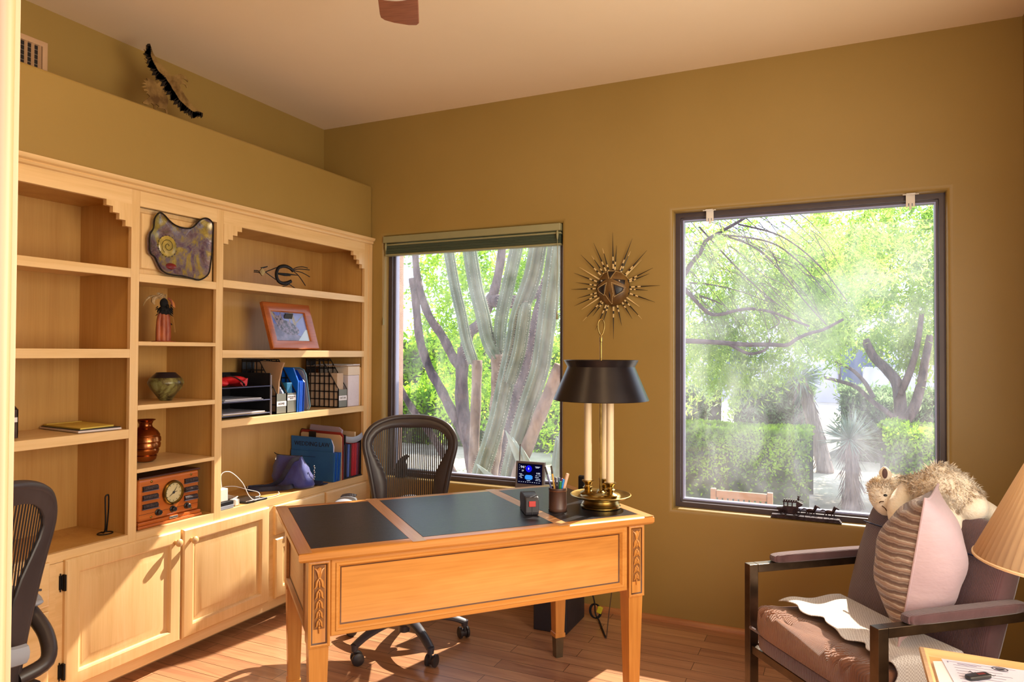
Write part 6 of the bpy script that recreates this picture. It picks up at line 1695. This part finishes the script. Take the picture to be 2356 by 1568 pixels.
# tree at the right, seen beyond the lounge chair
rt = thing('garden_tree', 'smaller tree forking low down behind the clipped hedge at the right of the large window', 'tree', (3.4, 7.5, -.25))
for k, (r, L) in enumerate([[0.085,[[3.4071,0.1875],[3.403,0.4626],[3.368,0.9174],[3.2413,1.1319],[3.0697,1.3243],[2.9615,1.5686]]],[0.05,[[3.3834,0.8157],[3.4684,1.0095],[3.5478,1.2497],[3.6116,1.5659],[3.6546,1.9228]]],[0.07,[[3.4011,0.4057],[3.5367,0.5949],[3.6307,0.9279],[3.6832,1.2522],[3.746,1.6222]]],[0.035,[[3.3633,0.4542],[3.1652,0.6117],[3.017,0.7318],[2.8453,0.9012],[2.6375,0.9753],[2.4314,1.0262]]],[0.03,[[3.0598,0.7571],[2.9535,0.9639],[2.7917,1.1418],[2.5718,1.2609]]]]):
    P = smooth_path([(a, 7.5 - .05 * k, b) for a, b in L], 5); n = len(P)
    if k == 0: P[0].z = -.26
    mb = MB(); mb.tube(P, [r * (1.1 - .5 * i / (n - 1)) for i in range(n)], 10); mb.build('trunk' if k == 0 else 'branch', m_bark, rt, sharp=180)
cloud(34000, [((3.2, 8.0, 2.7), (1.5, .9, .9), 2), ((4.2, 8.2, 2.2), (1.1, .9, .9), 1.2), ((2.6, 8.2, 1.75), (.9, .6, .35), .7), ((3.7, 7.9, 1.55), (.8, .5, .35), .6), ((3.6, 8.4, 3.4), (1.6, .8, .5), .9), ((2.3, 8.0, 2.5), (.8, .7, .7), .8)], .09, .014, .5, 'foliage', m_leaf2, rt)


def hedge(name, lab, cat, x0, x1, y0, y1, z0, z1, n, m, L, w, lump, base=None):
    t = thing(name, lab, cat, ((x0 + x1) / 2, (y0 + y1) / 2, z0))
    mb = MB(); nu, nv = 26, 14

    def hp(u, v):
        x = x0 + (x1 - x0) * u; a = -.12 + v * (PI + .24)
        yy, zz = math.cos(a), max(math.sin(a), 0)
        yy = math.copysign(abs(yy) ** .4, yy); zz = zz ** .4
        p = Vector((x, (y0 + y1) / 2 - yy * (y1 - y0) / 2, z0 + zz * (z1 - z0)))
        k = noise.noise(p * 2.2) * lump + noise.noise(p * 6) * lump * .4
        p.z += k * (zz > .3); p.y -= k * .6 * (1 if yy > 0 else -1)
        return tuple(p)
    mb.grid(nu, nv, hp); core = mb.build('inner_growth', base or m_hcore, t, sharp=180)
    mb = MB()
    for i in range(n):
        v = R.random() ** .8 * .62; u = R.random()
        p = Vector(hp(u, v)); d = rv() + Vector((0, -.6, .5))
        leaf(mb, p + rv() * lump * .25, d, L * R.uniform(.6, 1.3), w * R.uniform(.7, 1.2))
    q = mb.build('leaves', m, t, fix=False, flat=True); q['kind'] = 'stuff'
    return t


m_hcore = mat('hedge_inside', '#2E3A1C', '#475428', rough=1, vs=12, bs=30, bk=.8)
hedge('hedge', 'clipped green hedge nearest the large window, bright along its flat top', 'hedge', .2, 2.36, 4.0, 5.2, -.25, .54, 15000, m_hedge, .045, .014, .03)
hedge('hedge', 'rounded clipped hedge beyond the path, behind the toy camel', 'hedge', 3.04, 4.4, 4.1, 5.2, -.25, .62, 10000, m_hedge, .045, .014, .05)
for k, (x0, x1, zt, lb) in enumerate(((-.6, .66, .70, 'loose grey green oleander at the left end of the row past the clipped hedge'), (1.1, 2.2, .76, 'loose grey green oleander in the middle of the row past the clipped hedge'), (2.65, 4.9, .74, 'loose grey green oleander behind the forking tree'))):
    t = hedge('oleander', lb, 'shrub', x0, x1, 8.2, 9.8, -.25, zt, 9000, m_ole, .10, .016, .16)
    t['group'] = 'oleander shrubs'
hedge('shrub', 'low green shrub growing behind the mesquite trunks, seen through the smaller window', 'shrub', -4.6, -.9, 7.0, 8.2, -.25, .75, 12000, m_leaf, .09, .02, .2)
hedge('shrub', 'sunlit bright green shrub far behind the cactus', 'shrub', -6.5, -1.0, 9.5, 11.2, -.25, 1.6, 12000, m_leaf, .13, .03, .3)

# yuccas
def yucca(name, lab, base, head, r, n, L, skirt):
    t = thing(name, lab, 'yucca', base)
    b, h = Vector(base), Vector(head)
    P = smooth_path([b, b.lerp(h, .5) + Vector((.01, 0, 0)), h], 6)
    mb = MB(); mb.tube(P, lerp_list([r * 1.15, r, r * .75], len(P)), 14); tr = mb.build('trunk', m_ytr, t, sharp=180)
    mb = MB()
    for k in range(skirt):
        u = R.uniform(.05, .98); p = b.lerp(h, u); a = R.uniform(0, 2 * PI); d = Vector((math.cos(a), math.sin(a), -R.uniform(1.5, 4)))
        leaf(mb, p + Vector((math.cos(a), math.sin(a), 0)) * r * .95, d, R.uniform(.12, .22), .006)
    mb.build('dead_leaves', m_ytr, t, fix=False, flat=True)['kind'] = 'stuff'
    mb = MB()
    for k in range(n):
        d = rv().normalized(); d.z = d.z * .9 + .25
        leaf(mb, h, d, L * R.uniform(.75, 1.1), .008)
    mb.build('leaf_rosette', m_yuc, t, fix=False, flat=True)['kind'] = 'stuff'


yucca('yucca', 'spiky yucca rosette on a thatched trunk between the two clipped hedges', (2.75, 4.55, -.25), (2.73, 4.6, .47), .065, 240, .34, 260)
yucca('yucca', 'taller leaning yucca behind the clipped hedge in the middle of the large window', (2.465, 6.9, -.25), (2.148, 6.9, 1.02), .093, 200, .37, 320)

# neighbouring house
m_house = mat('lavender_stucco', '#B9B4C4', '#C6C2D0', rough=.9, vs=1, bs=30, bk=.3)
t = thing('house', 'pale flat-roofed house across the drive, half hidden by trees', 'house', (3.5, 24, -.25))
mb = MB(); mb.box(-3, 22, -.25, 9.5, 26, 2.9); mb.build('wall', m_house, t)
mb = MB(); mb.box(-3.2, 21.8, 2.9, 9.7, 26.2, 3.2); mb.build('parapet', m_house, t, bevel=.03)
mb = MB(); mb.box(3.3, 21.2, -.25, 9, 21.5, .95); mb.build('courtyard_wall', m_house, t, bevel=.03)
for x in (-1.6, 2.6):
    mb = MB(); mb.box(x, 21.95, .3, x + 1.3, 22.02, 1.7); w_ = mb.build('window_frame', m_frame, t)
    mb = MB(); mb.box(x + .08, 21.93, .38, x + 1.22, 21.96, 1.62); mb.build('pane', mat('far_glass_%d' % int(x + 5), '#5E6884', rough=.1), w_)
# wooden garden chair under the large window
m_teak = wood('teak', '#80603F', '#94724F', '#A68460', 'x', .6, 0)
t = thing('garden_chair', 'wooden garden chair outside, its slatted back rising just above the sill of the large window', 'chair', (2.03, 1.5, -.25))
GZ = -.25
for x in (1.845, 2.205):
    mb = MB(); mb.box(x, 1.28, GZ, x + .035, 1.315, .455); mb.build('rear_leg', m_teak, t, bevel=.004)
    mb = MB(); mb.box(x, 1.72, GZ, x + .035, 1.755, .18); mb.build('front_leg', m_teak, t, bevel=.004)
    mb = MB(); mb.box(x - .004, 1.30, .18, x + .039, 1.76, .205); mb.build('arm', m_teak, t, bevel=.004)
mb = MB(); mb.box(1.881, 1.285, .395, 2.204, 1.31, .445); mb.build('top_rail', m_teak, t, bevel=.006)
mb = MB(); mb.box(1.881, 1.288, .12, 2.204, 1.308, .15); mb.build('lower_rail', m_teak, t, bevel=.004)
for k in range(9):
    mb = MB(); mb.box(1.893 + k * .0345, 1.293, .15, 1.915 + k * .0345, 1.304, .395); mb.build('slat', m_teak, t)
mb = MB()
for k in range(5): mb.box(1.845, 1.32 + k * .088, .02, 2.24, 1.40 + k * .088, .04)
mb.build('seat', m_teak, t)

SUN, SKY, EXPO = 15.0, 2.7, 0.0
P_SIDE_FILL, P_DOOR, P_CEIL_FILL = 70, 6, 10
C_SIDE_FILL, C_DOOR, C_CEIL_FILL = (1, .80, .52), (1, .82, .56), (1, .72, .40)
# ================================================================== camera
yaw, pit, rol = .435040, .0160103, .00402933
cy_, sy_ = math.cos(yaw), math.sin(yaw)
f0 = Vector((-sy_, cy_, 0)); r0 = Vector((cy_, sy_, 0)); u0 = Vector((0, 0, 1))
fw = f0 * math.cos(pit) + u0 * math.sin(pit); up = u0 * math.cos(pit) - f0 * math.sin(pit)
rx = r0 * math.cos(rol) + up * math.sin(rol); uy = up * math.cos(rol) - r0 * math.sin(rol)
cd = bpy.data.cameras.new('camera'); cam = bpy.data.objects.new('camera', cd); COL.objects.link(cam)
cam.matrix_world = Matrix(((rx.x, uy.x, -fw.x, 2.638), (rx.y, uy.y, -fw.y, -3.606), (rx.z, uy.z, -fw.z, 1.365), (0, 0, 0, 1)))
cd.sensor_fit = 'HORIZONTAL'; cd.sensor_width = 36; cd.lens = 1622.25 / 2356 * 36
cd.clip_start = .02; cd.clip_end = 200
SC.camera = cam

# ================================================================== light
w = bpy.data.worlds.new('sky'); SC.world = w; w.use_nodes = True
bg = w.node_tree.nodes['Background']; bg.inputs[0].default_value = (.66, .80, 1, 1); bg.inputs[1].default_value = SKY


def light(name, kind, loc, power, col, **k):
    l = bpy.data.lights.new(name, kind); l.energy = power; l.color = col
    for a, b in k.items(): setattr(l, a, b)
    o = bpy.data.objects.new(name, l); COL.objects.link(o); o.location = loc
    return o


s = light('sun', 'SUN', (3, 8, 8), SUN, (1, .90, .74), angle=.009)
s.rotation_euler = Vector((-.19, -.756, -.655)).to_track_quat('-Z', 'Y').to_euler()
o = light('window_daylight', 'AREA', (XR + .06, -2.2, 1.45), P_SIDE_FILL, C_SIDE_FILL, shape='RECTANGLE', size=1.9, size_y=1.35)  # added side fill, set in a wall opening made up for it
o.rotation_euler = Vector((-1, .12, .22)).to_track_quat('-Z', 'Z').to_euler()
o = light('doorway_daylight', 'AREA', (2.65, -4.6, 1.2), P_DOOR, C_DOOR, shape='RECTANGLE', size=2.2, size_y=2.1)
o.rotation_euler = Vector((-.12, 1, .05)).to_track_quat('-Z', 'Z').to_euler()
for x in (.85, 2.55): light('ceiling_lamp', 'POINT', (x, -2.5, 2.64), P_CEIL_FILL, C_CEIL_FILL, shadow_soft_size=.10)  # two added fill points just below the ceiling, without any fixture

SC.view_settings.view_transform = 'Standard'; SC.view_settings.look = 'None'
SC.view_settings.gamma = 1; SC.view_settings.use_curve_mapping = False
SC.view_settings.exposure = EXPO
cy = SC.cycles
cy.use_denoising = True
cy.max_bounces = 7; cy.diffuse_bounces = 4; cy.glossy_bounces = 3; cy.transmission_bounces = 4; cy.transparent_max_bounces = 16
cy.sample_clamp_indirect = 6; cy.caustics_reflective = False; cy.caustics_refractive = False
